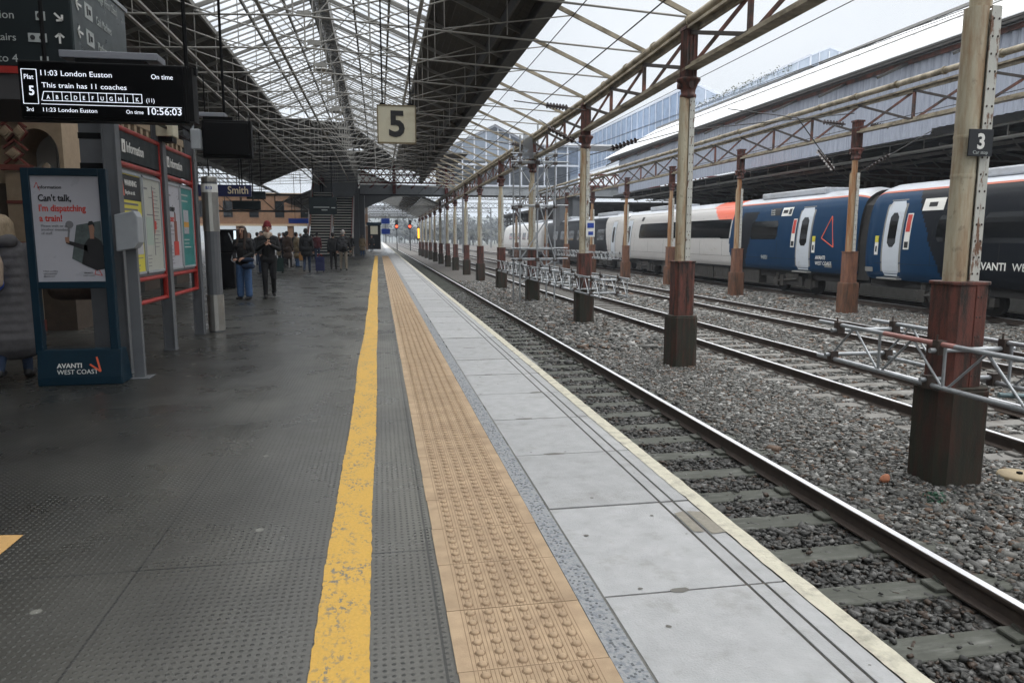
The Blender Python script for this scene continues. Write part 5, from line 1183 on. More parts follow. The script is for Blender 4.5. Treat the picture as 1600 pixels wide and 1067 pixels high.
m=MB(); m.tube((5.21,5.9,.401),(5.21,6.9,.401),.0255,10); m.build('red_sleeve',M_galr,t)
m=MB(); m.path([(5.1,5.25,.09),(6.1,5.0,.06)],.024); m.build('short_tube',mat('tube_teal',(.12,.17,.18),.5,metal=.3),t)
ladder_beam('scaffold_beam','long silver lattice scaffold beam passing the third to fifth columns',5.48,6.22,17.9,34.4,.38,-.08)
ladder_beam('scaffold_beam','distant scaffold beam beside the far-row columns',14.8,15.6,46,62,.5,.05)
t=thing('scaffold_tower','grey scaffold tower of poles and braces around the fourth column','scaffold tower',(5.9,28.3,0))
m=MB(); cs=[(5.25,27.6),(6.6,27.6),(5.25,29.0),(6.6,29.0)]
for x,y in cs: m.tube((x,y,-1.0),(x,y,5.2),.032,8)
m.tube((5.9,27.5,-.2),(5.9,27.5,5.6),.032,8); each(m,'pole',M_gal,t)
m=MB()
for z in(.6,1.0,2.6,4.2,4.5):
    for a_,b_ in((0,1),(2,3),(0,2),(1,3)): m.tube((*cs[a_],z),(*cs[b_],z),.026,6); 
    m.tube((4.9,27.55,z+.05),(7.1,27.55,z+.05),.026,6)
each(m,'ledger',M_gal,t)
m=MB(); 
for z0_,z1_ in((.6,2.6),(2.6,4.5),(-.3,.6)): m.tube((5.25,27.6,z0_),(6.6,27.6,z1_),.024,6); m.tube((6.6,29,z0_),(5.25,29,z1_),.024,6); m.tube((6.6,27.5,z0_),(6.0,27.5,z1_),.024,6)
each(m,'brace',M_gal,t)
m=MB()
for z in(.6,2.6,4.2,4.5):
    for x,y in cs+[(5.9,27.5)]: m.box(x-.07,x+.07,y-.07,y+.07,z-.06,z+.08)
each(m,'clamp',M_rivet,t)
m=MB(); m.add([(5.3,27.5,4.3),(5.75,27.5,4.35),(5.7,27.5,5.1),(5.35,27.5,5.25)],[(0,1,2,3)]); m.build('netting',mat('netting_grey',(.12,.13,.14),.8,alpha=.75),t)
# ================================================================ OVERHEAD WIRES AND INSULATORS
def insulator(label,p,q,group=None):
    p=Vector(p);q=Vector(q);t=thing('insulator',label,'insulator',tuple(p)); m=MB(); d=(q-p); n=7
    m.tube(p,q,.025,6)
    for i in range(n):
        c=p+d*(.1+.8*i/(n-1)); u=d.normalized(); m.tube(c-u*.02,c+u*.025,.085,12,0,.035)
    m.build('discs',M_insul,t); return t
m=MB()
WR=[((3.2,-5,4.02),(3.2,120,4.02)),((3.2,-5,5.0),(3.2,120,4.9)),((7.8,-5,4.1),(7.8,130,4.1)),((7.8,-5,5.3),(7.8,130,5.2)),((11.85,-5,4.15),(11.85,130,4.15)),((11.85,-5,5.4),(11.85,130,5.3)),((16.6,-5,7.3),(12.6,70,7.4)),((15.3,-5,6.9),(12,70,7.2))]
for i,(a_,b_) in enumerate(WR):
    t=thing('overhead_wire','thin overhead line wire running high along the tracks','wire',a_,0,'overhead wires along the tracks'); m=MB(); m.tube(a_,b_,.009 if a_[2]<6 else .012,5); m.build('wire',M_wire,t)
def span(label,pts,r=.016):
    t=thing('span_wire',label,'wire',pts[0]); m=MB(); m.path(pts,r,5); m.build('wire',M_wire,t)
span('span wire crossing from the roof edge to the second column',[(3.6,19.8,5.0),(5.7,20.3,4.9)])
insulator('dark insulator string on the wire left of the third column',(4.5,20.0,4.95),(5.2,20.2,4.93))
span('stay wire sloping down to the third column',[(5.2,24,5.2),(5.9,20.8,3.9)])
insulator('dark insulator sloping down to the left side of the third column',(5.3,23.2,4.85),(5.75,21.5,4.2))
span('wire rising right from the third column to the far girder',[(5.95,20.7,3.75),(9.0,21.5,4.6),(15.2,22.2,5.4)])
insulator('dark ribbed insulator rising right from the third column',(6.6,20.8,3.95),(7.5,21.0,4.25))
span('cantilever wire running from the far girder down to the far column',[(10.0,20.5,5.1),(12.5,21,5.0),(14.6,22,3.45)])
insulator('dark insulator left of the orange-rusted far-row column',(13.6,21.6,4.15),(14.4,21.9,3.55))
insulator('horizontal insulator left of the top of the orange-rusted column',(13.9,21.9,5.05),(14.7,21.9,5.0))
insulator('horizontal insulator right of the top of the orange-rusted column',(15.6,21.9,4.98),(16.3,21.9,4.98))
insulator('dark insulator rising right of the orange-rusted column',(15.5,21.9,3.6),(16.3,21.8,4.1))
span('wire from the orange-rusted column up to the corrugated screen',[(15.3,21.9,3.5),(17.8,21.8,4.9)])
span('twin control wire crossing above the scaffold tower',[(3.6,27.9,5.1),(6.2,28.3,4.75)])
insulator('black insulator above the scaffold tower',(5.0,28.0,4.95),(5.7,28.2,4.85))
# ================================================================ SIGNALS AND DISTANCE
def signal(label,x,y,z,base):
    t=thing('railway_signal',label,'signal',(x,y,base)); m=MB(); m.box(x-.28,x+.28,y,y+.3,z-.5,z+1.3); m.tube((x,y-.25,z),(x,y,z),.24,12,0,.2,False); m.build('head',M_black,t); m=MB(); m.tube((x,y-.05,z),(x,y-.01,z),.24,14); m.build('lit_lens',emat('signal_red',(1.0,.06,.02),6),t)
    m=MB(); m.bar((x,y+.15,base),(x,y+.15,z-.5),.16,.16,0,(0,1,0)); m.build('post',M_black,t)
signal('red signal on a post left of the far platform end',0.0,150,2.75,-1)
signal('red signal nearest the platform line, first of the pair over the tracks',3.6,152,3.9,-1)
signal('red signal on the right of the pair over the tracks',6.25,152,3.9,-1)
t=thing('yellow_lamp','small amber lamp glowing on a distant column','lamp',(6.0,108,2)); m=MB(); m.box(5.5,5.8,108,108.2,1.3,3.1); m.build('casing',M_black,t); m=MB(); m.box(5.55,5.75,107.95,108,1.5,2.9); m.build('lit_lens',emat('amber',(1,.5,.03),2.5),t)
for k,(y,hh) in enumerate(((125,9),(160,9),(200,9.5),(250,9.5))):
    t=thing('overhead_gantry','distant steel gantry spanning the tracks beyond the station','gantry',(10,y,-1),0,'gantries beyond the platform end'); m=MB()
    for x in(-3,14,30): m.bar((x,y,-1),(x,y,hh),.3,.3)
    for z in(hh,hh-1): m.bar((-3,y,z),(30,y,z),.15,.15)
    for x in np.arange(-3,30,1): m.bar((x,y,hh-1),(x+1,y,hh),.07,.07); m.bar((x,y,hh),(x+1,y,hh-1),.07,.07)
    m.build('frame',M_post,t)
    m=MB()
    for x in(1,5,9,13): m.tube((x,y,hh-1),(x,y,hh-3),.06,5); m.tube((x-1,y,hh-3),(x+1,y,hh-2.2),.05,5)
    m.build('cantilevers',M_post,t)
# tree line
leafm=mat('far_foliage',(.055,.06,.05),.9,var=.3,vscale=.3)
def wood(label,x0,x1,y0,y1,n,h):
    m=MB()
    for i in range(n):
        x=RNG.uniform(x0,x1); y=RNG.uniform(y0,y1); H=h*RNG.uniform(.55,1.15); m.tube((x,y,-1),(x,y,H*.5),.25,5)
        for k in range(60):
            p=Vector((x+RNG.normal(0,1.9),y+RNG.normal(0,1.9),H*.32+abs(RNG.normal(.35,.28))*H*.75)); s=.6+.8*RNG.random()
            a_=Vector(RNG.normal(0,1,3)).normalized()*s; b_=Vector(RNG.normal(0,1,3)).normalized()*s; m.add([p-a_,p+b_,p+a_,p-b_],[(0,1,2,3)])
    o=m.build('far_trees',leafm); tag(o,label,None,None,'stuff')
wood('hazy bare tree line beyond the end of the tracks',-30,110,420,520,110,15)
wood('low bushes along the distant tracks',14,60,260,400,50,6)
mb=MB(); mb.add([(-600,900,-1),(-300,1000,34),(-60,1050,22),(120,1000,30),(400,1050,20),(900,1000,38),(1200,950,-1)],[(0,1,2,3,4,5,6)]); mb.add([(-600,900,-1),(1200,950,-1),(1200,1500,-1),(-600,1500,-1)],[(0,1,2,3)]); struct(mb.build('hills',mat('hill',(.08,.09,.08),.9)))
# ================================================================ PEOPLE
M_skin=mat('skin',(.42,.24,.17),.55); M_eye=mat('eye_dark',(.02,.015,.012),.3); M_lip=mat('lip',(.35,.12,.10),.5)
def cloth(name,c,rough=.85): return mat(name,c,rough,var=.25,vscale=9,bump=.3,bscale=90)
def cap(m,p,q,r1,r2,n=12):
    p=Vector(p);q=Vector(q);d=q-p
    if d.length<1e-5: d=Vector((0,0,1e-4)); q=p+d
    d.normalize(); u=Vector((0,0,1)) if abs(d.z)<.9 else Vector((0,1,0)); a=d.cross(u).normalized(); b=a.cross(d)
    rings=[]
    for t in(-90,-60,-30,0): rings.append((p+d*(r1*math.sin(R(t))),max(1e-4,r1*math.cos(R(t)))))
    for t in(0,30,60,90): rings.append((q+d*(r2*math.sin(R(t))),max(1e-4,r2*math.cos(R(t)))))
    vs=[]
    for c,r in rings: vs+=[c+a*(r*math.cos(2*math.pi*i/n))+b*(r*math.sin(2*math.pi*i/n)) for i in range(n)]
    k=len(rings); fs=[(j*n+i,j*n+(i+1)%n,(j+1)*n+(i+1)%n,(j+1)*n+i) for j in range(k-1) for i in range(n)]+[list(range(n))[::-1],list(range((k-1)*n,k*n))]
    m.add(vs,fs)
def blob(name,caps,parent,mats,vox=.012,local=True,smooth=3):
    """capsules (p,q,r1,r2,material index) fused into one continuous skin"""
    m=MB()
    for c in caps: cap(m,*c[:4])
    me=bpy.data.meshes.new('tmp'); me.from_pydata([tuple(v) for v in m.V],[],m.F); me.update()
    o=bpy.data.objects.new('tmp',me); COL.objects.link(o)
    r=o.modifiers.new('r','REMESH'); r.mode='VOXEL'; r.voxel_size=vox; r.use_smooth_shade=True
    if smooth: s=o.modifiers.new('s','SMOOTH'); s.factor=.5; s.iterations=smooth
    dg=bpy.context.evaluated_depsgraph_get(); dg.update(); me2=bpy.data.meshes.new_from_object(o.evaluated_get(dg))
    bpy.data.objects.remove(o)
    n=len(me2.polygons); C=np.empty(n*3); me2.polygons.foreach_get('center',C); C=C.reshape(-1,3); best=np.full(n,1e9); mi=np.zeros(n,np.int32)
    for p,q,r1,r2,k in caps:
        p=np.array(p,float);q=np.array(q,float);d=q-p;L=max(1e-9,d@d); t=np.clip(((C-p)@d)/L,0,1); D=np.linalg.norm(C-(p+t[:,None]*d),axis=1)-(r1+(r2-r1)*t)
        s=D<best; best[s]=D[s]; mi[s]=k
    me2.materials.clear()
    for x in mats: me2.materials.append(x)
    me2.polygons.foreach_set('material_index',mi); me2.polygons.foreach_set('use_smooth',np.ones(n,bool)); me2.name=name
    ob=bpy.data.objects.new(name,me2); COL.objects.link(ob); ob.parent=parent; ROOTS[ob.name]=Vector((0,0,0)); return ob
def hand(wr,el,mi,side,s,curl=.5):
    """palm, four unequal bent fingers and a side thumb"""
    wr=Vector(wr); d=(wr-Vector(el)).normalized(); side_v=Vector((side,0,0)); side_v=(side_v-d*side_v.dot(d)); side_v=side_v.normalized() if side_v.length>.1 else Vector((0,1,0))
    nrm=d.cross(side_v).normalized(); out=[]
    for k in(-1,0,1): out.append((wr+side_v*(.022*k*s),wr+d*.075*s+side_v*(.026*k*s),.017*s,.015*s,mi))
    for k,L in((-1.5,.058),(-.5,.072),(.5,.076),(1.5,.066)):
        a=wr+d*.08*s+side_v*(.0185*k*s); b=a+(d*.8+nrm*curl*.8).normalized()*L*.5*s; c=b+(d*.4+nrm*curl*1.6).normalized()*L*.5*s
        out+= [(a,b,.0095*s,.0085*s,mi),(b,c,.0085*s,.0075*s,mi)]
    a=wr+d*.02*s+side_v*(.03*s); b=a+(d*.6+side_v*.7).normalized()*.04*s; out+=[(a,b,.012*s,.010*s,mi),(b,b+(d*.9+nrm*.4).normalized()*.03*s,.010*s,.009*s,mi)]
    return out
def person(label,loc,rz,H,mats,arms,legs,girl=False,vox=.011,bulk=1.0,face=True,group=None,lean=0,hipz=None,long_coat=None):
    """mats: skin, top, trousers, shoes ; faces -Y when rz=0"""
    t=thing('person',label,'person',loc,rz,group,local=True); s=H/1.75
    P=lambda x,y,z:(x*s,(y-lean*max(0,z-.9))*s,z*s)
    hz=.93; C=[]
    hw=.095 if not girl else .10
    # torso
    b=bulk
    C+=[(P(-.07,0,hz),P(.07,0,hz),.125*s*b,.125*s*b,1),(P(0,.0,1.02),P(0,0,1.2),.135*s*b,.150*s*b,1),(P(-.09,0,1.28),P(.09,0,1.28),.125*s*b,.125*s*b,1),(P(-.135,0,1.40),P(.135,0,1.40),.078*s*b,.078*s*b,1),(P(-.06,.01,1.44),P(.06,.01,1.44),.07*s*b,.07*s*b,1)]
    C+=[(P(0,.01,1.45),P(0,-.005,1.56),.056*s,.052*s,0)]
    # head
    C+=[(P(0,.015,1.665),P(0,.012,1.665),.092*s,.092*s,0),(P(0,-.012,1.62),P(0,-.02,1.585),.068*s,.050*s,0),(P(0,-.03,1.565),P(0,-.03,1.565),.036*s,.036*s,0)]
    if face:
        C+=[(P(0,-.078,1.655),P(0,-.100,1.618),.011*s,.016*s,0),(P(-.088,.01,1.66),P(-.092,.015,1.625),.016*s,.013*s,0),(P(.088,.01,1.66),P(.092,.015,1.625),.016*s,.013*s,0)]
        C+=[(P(-.034,-.066,1.655),P(-.034,-.067,1.655),.0155*s,.0155*s,4),(P(.034,-.066,1.655),P(.034,-.067,1.655),.0155*s,.0155*s,4),(P(-.022,-.072,1.585),P(.022,-.072,1.585),.011*s,.011*s,5)]
        C+=[(P(-.05,-.062,1.682),P(-.02,-.070,1.684),.009*s,.009*s,4),(P(.05,-.062,1.682),P(.02,-.070,1.684),.009*s,.009*s,4)]
    # arms: list of (elbow, wrist) each side
    for sd,(el,wr,curl) in zip((-1,1),arms):
        sh=P(.175*sd,0,1.40); el=P(*el); wr=P(*wr)
        C+=[(sh,el,.066*s*b,.052*s*b,1),(el,wr,.050*s*b,.038*s*b,1)]
        e=Vector(wr)+(Vector(wr)-Vector(el)).normalized()*.02*s
        C+=[(wr,e,.028*s,.024*s,0)]+hand(e,el,0,-sd,s,curl)
    for sd,(kn,an) in zip((-1,1),legs):
        hp=P(hw*sd,0,.90); kn=P(*kn); an=P(*an)
        C+=[(hp,kn,.095*s,.066*s,2),(kn,an,.064*s,.050*s,2)]
        toe=(Vector(an)+Vector((0.01*sd*s,-.17*s,-.045*s)))
        hl=Vector(an)+Vector((0,.03*s,-.04*s))
        C+=[(tuple(hl),tuple(toe),.044*s,.036*s,3),(an,tuple(hl),.046*s,.044*s,3)]
    mm=[mats[0],mats[1],mats[2],mats[3],M_eye,M_lip]
    ob=blob('body',C,t,mm,vox)
    return t,P,s
REL=(((-.235,.02,1.12),(-.25,-.05,.88),.5),((.235,.02,1.12),(.25,-.05,.88),.5))
STAND=(((-.10,-.01,.49),(-.11,.0,.085)),((.10,-.01,.49),(.11,.0,.085)))
WALK=(((-.09,-.09,.50),(-.09,-.10,.085)),((.09,-.06,.50),(.09,.22,.13)))
blk=cloth('cloth_black',(.009,.009,.010)); dk=cloth('cloth_charcoal',(.022,.022,.025)); jean=cloth('denim_blue',(.055,.115,.24)); jeand=cloth('denim_dark',(.015,.03,.065)); shoe=mat('shoe_black',(.008,.008,.008),.5); khaki=cloth('trousers_khaki',(.20,.17,.13)); grey=cloth('coat_grey',(.10,.095,.10)); hairb=mat('hair_brown',(.035,.018,.010),.6,var=.3,vscale=30,stretch=(4,4,.6)); hairblond=mat('hair_ash_blond',(.34,.26,.17),.6,var=.4,vscale=24,stretch=(4,4,.6)); haird=mat('hair_dark',(.010,.008,.007),.6); hairg=mat('hair_grey',(.28,.26,.24),.7); redhat=cloth('knit_red',(.16,.012,.018)); beige=cloth('scarf_beige',(.40,.31,.24)); bluebp=cloth('bag_blue',(.01,.07,.42),.6); tan=cloth('coat_tan',(.20,.15,.085)); brownc=cloth('coat_brown',(.05,.03,.02)); maroon=cloth('jacket_maroon',(.09,.015,.02))
def hair(t,P,s,m,kind='short'):
    C=[(P(0,.035,1.69),P(0,.03,1.69),.095*s,.095*s,0),(P(0,.06,1.66),P(0,.055,1.62),.078*s,.070*s,0)]
    if kind=='long': C+=[(P(-.06,.06,1.62),P(-.07,.06,1.35),.05*s,.04*s,0),(P(.06,.06,1.62),P(.07,.06,1.35),.05*s,.04*s,0),(P(0,.08,1.62),P(0,.10,1.32),.06*s,.05*s,0),(P(.085,-.02,1.66),P(.10,-.10,1.24),.040*s,.036*s,0),(P(-.085,-.02,1.66),P(-.10,-.09,1.30),.038*s,.032*s,0)]
    if kind=='bob': C+=[(P(.085*math.cos(k*.9),.03+.07*abs(math.sin(k*.9)),1.72),P(.10*math.cos(k*.9+.2),.03+.085*abs(math.sin(k*.9+.2)),1.53+.02*(k%3)),.022*s,.016*s,0) for k in range(9)]+[(P(-.06,.04,1.68),P(-.075,.03,1.55),.055*s,.05*s,0),(P(.06,.04,1.68),P(.075,.03,1.55),.055*s,.05*s,0),(P(0,.07,1.68),P(0,.08,1.54),.075*s,.065*s,0)]
    blob('hair',C,t,[m],.010)
def bag(label,loc,rz,s,m,name='backpack',mm=None):
    t=thing(name,label,name.replace('_',' '),loc,rz,local=True); C=[((-.09*s,0,.06*s),(.09*s,0,.06*s),.10*s,.10*s,0),((-.08*s,.0,.24*s),(.08*s,.0,.24*s),.10*s,.10*s,0),((0,0,.36*s),(0,0,.37*s),.10*s,.09*s,0),((-.06*s,.08*s,.08*s),(.06*s,.08*s,.08*s),.055*s,.055*s,1),((-.06*s,.08*s,.16*s),(.06*s,.08*s,.16*s),.055*s,.055*s,1)]
    blob('body',C,t,[m,mm or m],.012)
    q=MB()
    for x in(-.09,.09):
        pts=[(x*s,-.08*s,.40*s),(x*s,-.20*s,.44*s),(x*s,-.30*s,.34*s),(x*s,-.26*s,.16*s),(x*s,-.10*s,.04*s)]; q.path(pts,.014*s,6)
    o=q.build('straps',mm or m,t); return t
def suitcase(label,loc,rz,w_,d_,h_,m,m2,handle=.45):
    t=thing('suitcase',label,'suitcase',loc,rz,local=True); q=MB(); q.box(-w_/2,w_/2,-d_/2,d_/2,.07,.07+h_)
    for x in np.linspace(-w_/2+.05,w_/2-.05,5): q.box(x-.008,x+.008,-d_/2-.006,d_/2+.006,.10,.04+h_)
    q.build('shell',m,t,.025); q=MB(); q.tube((-.08,0,.07+h_),(-.08,0,.07+h_+handle),.008,6); q.tube((.08,0,.07+h_),(.08,0,.07+h_+handle),.008,6); q.tube((-.09,0,.07+h_+handle),(.09,0,.07+h_+handle),.014,6); q.build('handle',m2,t)
    for x in(-w_/2+.05,w_/2-.05):
        for y in(-d_/2+.04,d_/2-.04): q=MB(); q.tube((x-.012,y,.035),(x+.012,y,.035),.035,10); q.build('wheel',M_black,t)
    return t
# 1 woman in grey quilted coat, back turned, left edge
t,P,s=person('person in long grey quilted coat with ash blond hair at the left edge',(-3.62,8.05,0),R(180+8),1.60,[M_skin,grey,jeand,shoe],(((-.25,.03,1.13),(-.22,-.18,1.0),.6),((.25,.03,1.13),(.27,-.06,.90),.5)),WALK,girl=True,vox=.009,bulk=1.15)
C=[]
for i in range(10):
    z=1.34-i*.098; r=.150+.011*i; C+=[(P(-.075,0,z),P(.075,0,z),r*s,r*s,0)]
C+=[(P(-.20,0,1.40),P(-.25,.03,1.15),.085*s,.075*s,0),(P(.20,0,1.40),P(.26,.02,1.15),.085*s,.075*s,0)]
coat=blob('quilted_coat',C,t,[grey],.012,smooth=3)
blob('hood',[(P(-.08,.09,1.50),P(.08,.09,1.50),.075*s,.075*s,0),(P(-.11,.0,1.47),P(-.05,.1,1.50),.05*s,.07*s,0),(P(.11,.0,1.47),P(.05,.1,1.50),.05*s,.07*s,0)],t,[grey],.012)
hair(t,P,s,hairblond,'bob')
bag('bright blue backpack worn by the person in the grey quilted coat',(-3.74,7.80,1.0*s),R(188),1.0,bluebp,'backpack',dk)
t2=thing('scarf','beige scarf hanging over the shoulder of the grey coat','scarf',(-3.62,7.8,1.0),0,local=True); blob('cloth',[((-.06,.04,.42),(.0,-.06,.38),.05,.055,0),((.0,-.06,.38),(.05,-.08,.15),.055,.07,0),((.05,-.08,.15),(.06,-.07,-.02),.07,.045,0),((-.06,.04,.42),(-.16,.02,.44),.05,.05,0)],t2,[beige],.012,smooth=1)
# 2 long-haired woman
t,P,s=person('person with long brown hair in black jacket and wide blue jeans',(-3.09,17.9,0),R(-18),1.66,[M_skin,blk,jean,shoe],(((-.24,.02,1.12),(-.15,-.14,1.0),.5),((.24,.02,1.12),(.12,-.20,1.02),.5)),(((-.10,-.01,.49),(-.12,.02,.085)),((.10,-.03,.49),(.13,-.04,.085))),girl=True,vox=.009)
hair(t,P,s,hairb,'long'); blob('flared_legs',[(P(-.10,0,.8),P(-.115,.01,.12),.10*s,.085*s,0),(P(.10,-.01,.8),P(.125,-.03,.12),.10*s,.085*s,0)],t,[jean],.012)
t2=thing('shoulder_bag','dark shoulder bag held in front by the long-haired person','bag',(-2.95,17.68,.72),R(-18),local=True); blob('body',[((-.10,0,.05),(.10,0,.05),.06,.06,0),((-.10,0,.20),(.10,0,.20),.05,.05,0)],t2,[jeand],.012); q=MB(); q.path([(-.12,0,.22),(-.14,.08,.6),(-.05,.14,.68)],.01,6); q.build('strap',blk,t2)
# 3 red hat person walking with phone
t,P,s=person('person in a dark red knitted hat and black clothes walking while looking at a phone',(-2.57,18.2,0),R(8),1.74,[M_skin,blk,blk,shoe],(((-.24,-.05,1.15),(-.06,-.27,1.28),.9),((.24,-.05,1.15),(.05,-.27,1.26),.9)),(((-.10,-.08,.50),(-.10,-.02,.085)),((.09,-.02,.50),(.09,.18,.12))),vox=.009,bulk=1.06)
blob('knitted_hat',[(P(0,.02,1.71),P(0,.02,1.75),.100*s,.085*s,0),(P(0,.02,1.69),P(0,.02,1.69),.103*s,.103*s,0)],t,[redhat],.010)
blob('scarf',[(P(-.05,-.02,1.50),P(.05,-.02,1.50),.065*s,.065*s,0),(P(0,-.06,1.50),P(0,-.07,1.44),.05*s,.05*s,0)],t,[beige],.012)
t2=thing('phone','small phone held up in both hands by the person in the red hat','phone',(-2.53,17.86,1.32),R(8),local=True); q=MB(); q.box(-.035,.035,-.004,.004,-.05,.08); q.build('body',M_black,t2,.002)
# 4 man with suitcase, back turned
t,P,s=person('person in a black coat and dark jeans walking away pulling a suitcase',(-2.98,31.9,0),R(180),1.80,[M_skin,blk,jeand,shoe],REL,WALK,vox=.013,bulk=1.12)
blob('coat',[(P(-.08,0,1.3),P(.08,0,1.3),.16*s,.16*s,0),(P(-.08,0,.95),P(.08,0,.95),.165*s,.165*s,0),(P(-.08,.0,.78),P(.08,.0,.78),.15*s,.15*s,0),(P(-.05,.07,1.48),P(.05,.07,1.48),.085*s,.085*s,0)],t,[blk],.014); hair(t,P,s,haird)
suitcase('navy and red upright suitcase pulled beside the person in the black coat',(-2.44,31.8,0),0,.36,.24,.58,cloth('suitcase_navy',(.02,.025,.08)),M_redp,.1)
# 5 backpack man
t,P,s=person('person with grey hair, black jacket and khaki trousers walking away by the stairs',(-1.56,33.6,0),R(180),1.76,[M_skin,blk,khaki,shoe],(((-.27,.0,1.14),(-.30,-.06,.92),.5),((.27,.0,1.14),(.28,-.06,.90),.5)),(((-.10,.02,.49),(-.12,.06,.085)),((.11,-.02,.49),(.13,-.02,.085))),vox=.013,bulk=1.15)
hair(t,P,s,hairg); bag('black rucksack on the back of the grey-haired person',(-1.56,33.38,1.0),R(180),1.05,dk,'backpack')
# crowd
crowd=[(-3.98,37.8,1.70,R(120),tan,jean,haird,'person in a tan coat carrying bags beside the stairs'),(-4.35,37.2,1.74,R(150),brownc,blk,haird,'person in a long dark brown coat left of the tan coat'),(-4.6,30.8,1.68,R(-20),dk,jeand,haird,'person in charcoal standing behind the person in the red hat'),(-4.15,24.3,1.68,R(10),blk,jeand,hairb,'person in black just right of the long-haired person'),(-5.1,42,1.72,R(30),maroon,blk,haird,'person in a maroon jacket in the waiting crowd'),(-4.9,46,1.75,R(200),dk,jeand,haird,'person in dark clothes in the middle of the crowd'),(-5.8,48,1.7,R(80),grey,blk,hairg,'person in a grey coat among the distant crowd'),(-6.3,41,1.72,R(150),blk,jeand,haird,'person in black at the left of the distant crowd'),(-6.0,36.5,1.66,R(0),dk,jean,hairb,'person in charcoal and blue jeans near the telephone kiosk'),(-7.0,50,1.75,R(10),brownc,blk,haird,'person in brown far behind the kiosk'),(-4.4,52,1.7,R(190),blk,blk,haird,'distant person in black beneath the hanging signs'),(-5.5,55,1.75,R(60),dk,jeand,hairg,'distant person near the foot of the stairs'),(-2.1,58,1.72,R(180),blk,khaki,haird,'person in black beside the foot of the stairs'),(-1.35,62,1.7,R(170),tan,jean,hairb,'small distant person right of the stairs'),(-.75,80,1.75,R(0),blk,blk,haird,'tiny dark figure in front of the black kiosk'),(-4.0,28.0,1.72,R(20),blk,blk,haird,'person in black right behind the person in the red hat'),(-4.9,33.5,1.7,R(-40),blk,jeand,hairb,'person in black at the left of the tan coat group'),(-5.2,36,1.74,R(90),dk,blk,haird,'person in charcoal turned sideways in the crowd'),(-4.75,39.5,1.68,R(200),blk,blk,haird,'person in black just behind the tan coat group'),(-5.6,44,1.72,R(-60),tan,blk,hairg,'person in a tan jacket deep in the crowd'),(-2.05,34.5,1.66,R(175),blk,blk,haird,'person in black just left of the grey-haired person'),(-6.6,45,1.7,R(0),blk,jean,haird,'person in black and blue jeans far left in the crowd'),(-3.9,49,1.75,R(180),maroon,jeand,haird,'person in a maroon coat in front of the stairs')]
for x,y,h,rz_,top_,tr_,ha,lab in crowd:
    t,P,s=person(lab,(x,y,0),rz_,h,[M_skin,top_,tr_,shoe],REL,STAND if h<1.73 else WALK,vox=.020,bulk=1.18,face=(y<32),group=None)
    hair(t,P,s,ha,'bob' if ha is hairb else 'short')
    if top_ in(tan,brownc): blob('coat',[(P(-.07,0,1.25),P(.07,0,1.25),.16*s,.16*s,0),(P(-.07,0,.9),P(.07,0,.9),.17*s,.17*s,0),(P(-.07,0,.6),P(.07,0,.6),.17*s,.17*s,0)],t,[top_],.02)
t2=thing('carrier_bag','orange brown bag held by the person in the tan coat','bag',(-3.72,37.6,.35),0,local=True); q=MB(); q.box(-.16,.16,-.07,.07,0,.38); q.build('body',mat('bag_orange',(.35,.17,.05),.6),t2,.02); q=MB(); q.path([(-.08,0,.38),(-.06,0,.52),(.06,0,.52),(.08,0,.38)],.01,6); q.build('handle',blk,t2)
suitcase('dark green suitcase standing beside the person in charcoal',(-4.05,31.5,0),R(10),.34,.22,.55,cloth('case_green',(.01,.03,.025)),M_black,.35)
# seated dark person behind the stand and luggage
t,P,s=person('person in black with brown bag standing in the shade behind the poster stand',(-3.62,10.5,0),R(120),1.72,[M_skin,blk,blk,shoe],REL,STAND,vox=.012,bulk=1.15); hair(t,P,s,haird)
suitcase('black suitcase on the floor behind the poster stand',(-3.25,10.15,0),R(20),.42,.28,.34,M_black,M_steelb,.25)
suitcase('small brown ribbed suitcase by the wall, seen under the poster',(-5.25,13.9,0),R(0),.36,.24,.50,mat('case_brown',(.16,.095,.06),.5,var=.2),M_black,.1)
t2=thing('holdall','brown holdall hanging by the person behind the poster stand','bag',(-3.95,10.6,.62),0,local=True); blob('body',[((-.22,0,.1),(.2,0,.1),.13,.13,0),((-.2,0,.2),(.18,0,.2),.11,.11,0)],t2,[brownc],.014)
# person on the stairs
t,P,s=person('small figure in dark red climbing near the top of the stairs',(-5.0,69.9,5.5),R(180),1.7,[M_skin,maroon,blk,shoe],REL,STAND,vox=.022,face=False); hair(t,P,s,haird)
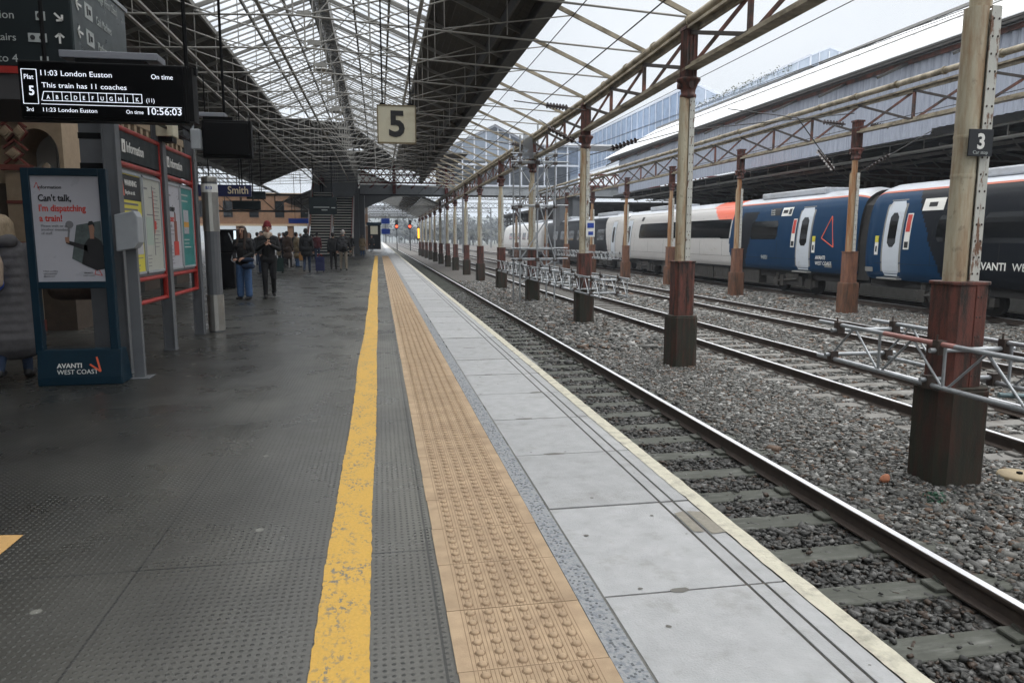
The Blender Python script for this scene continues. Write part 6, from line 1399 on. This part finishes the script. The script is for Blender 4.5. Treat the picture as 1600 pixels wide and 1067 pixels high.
# ================================================================ LITTER / TRACK DETAILS
t=thing('clay_lump','orange broken clay lump lying on the ballast','stone',(4.9,6.3,-1.0),local=True); blob('lump',[((0,0,.03),(.03,.02,.04),.045,.035,0),((-.03,0,.02),(0,-.02,.03),.03,.03,0)],t,[mat('clay',(.38,.15,.08),.8,var=.2,vscale=10)],.01,smooth=1)
t=thing('round_cover','round pale cover plate lying in the ballast beside the nearest plinth','cover',(6.35,6.2,-1.02),local=True); q=MB(); q.lathe([(.0,.05),(.19,.048),(.20,.03),(.20,0)],(0,0,0),24); q.build('plate',mat('cover_ochre',(.30,.24,.15),.7,var=.2,vscale=8),t); q=MB(); q.box(-.02,.02,-.02,.02,.05,.07); q.build('stud',M_black,t)
t=thing('track_box','grey cable trough lid lying by the platform wall between rail and edge','track box',(2.35,13.2,-1.0),local=True); q=MB(); q.box(-.25,.35,-.8,.6,.0,.22); q.box(-.2,.3,.75,1.6,.0,.2); q.build('lid',M_conc,t,.02)
t=thing('green_weed','small green weed at the foot of the nearest plinth','weed',(5.0,5.72,-1.02),local=True); q=MB()
for i in range(60):
    p=Vector((RNG.normal(0,.06),RNG.normal(0,.03),.0+.10*RNG.random())); a_=Vector(RNG.normal(0,1,3)).normalized()*.022; b_=Vector(RNG.normal(0,1,3)).normalized()*.012; q.add([p-a_,p+b_,p+a_,p-b_],[(0,1,2,3)])
q.build('leaves',mat('weed_green',(.03,.10,.06),.7,var=.3),t)
# ================================================================ HAZE
hm=bpy.data.materials.new('haze_air'); hm.use_nodes=True; n=hm.node_tree.nodes; l=hm.node_tree.links; n.clear(); o=n.new('ShaderNodeOutputMaterial'); v=n.new('ShaderNodeVolumePrincipled')
v.inputs['Color'].default_value=(.80,.88,1,1); v.inputs['Density'].default_value=.0006; v.inputs['Anisotropy'].default_value=0; l.new(v.outputs[0],o.inputs['Volume'])
HAZE=True
if HAZE:
    mb=MB(); mb.box(-1600,1600,-70,3300,-2.3,60); hz_=mb.build('haze',hm); hz_['kind']='stuff'; hz_['label']='pale blue winter haze'
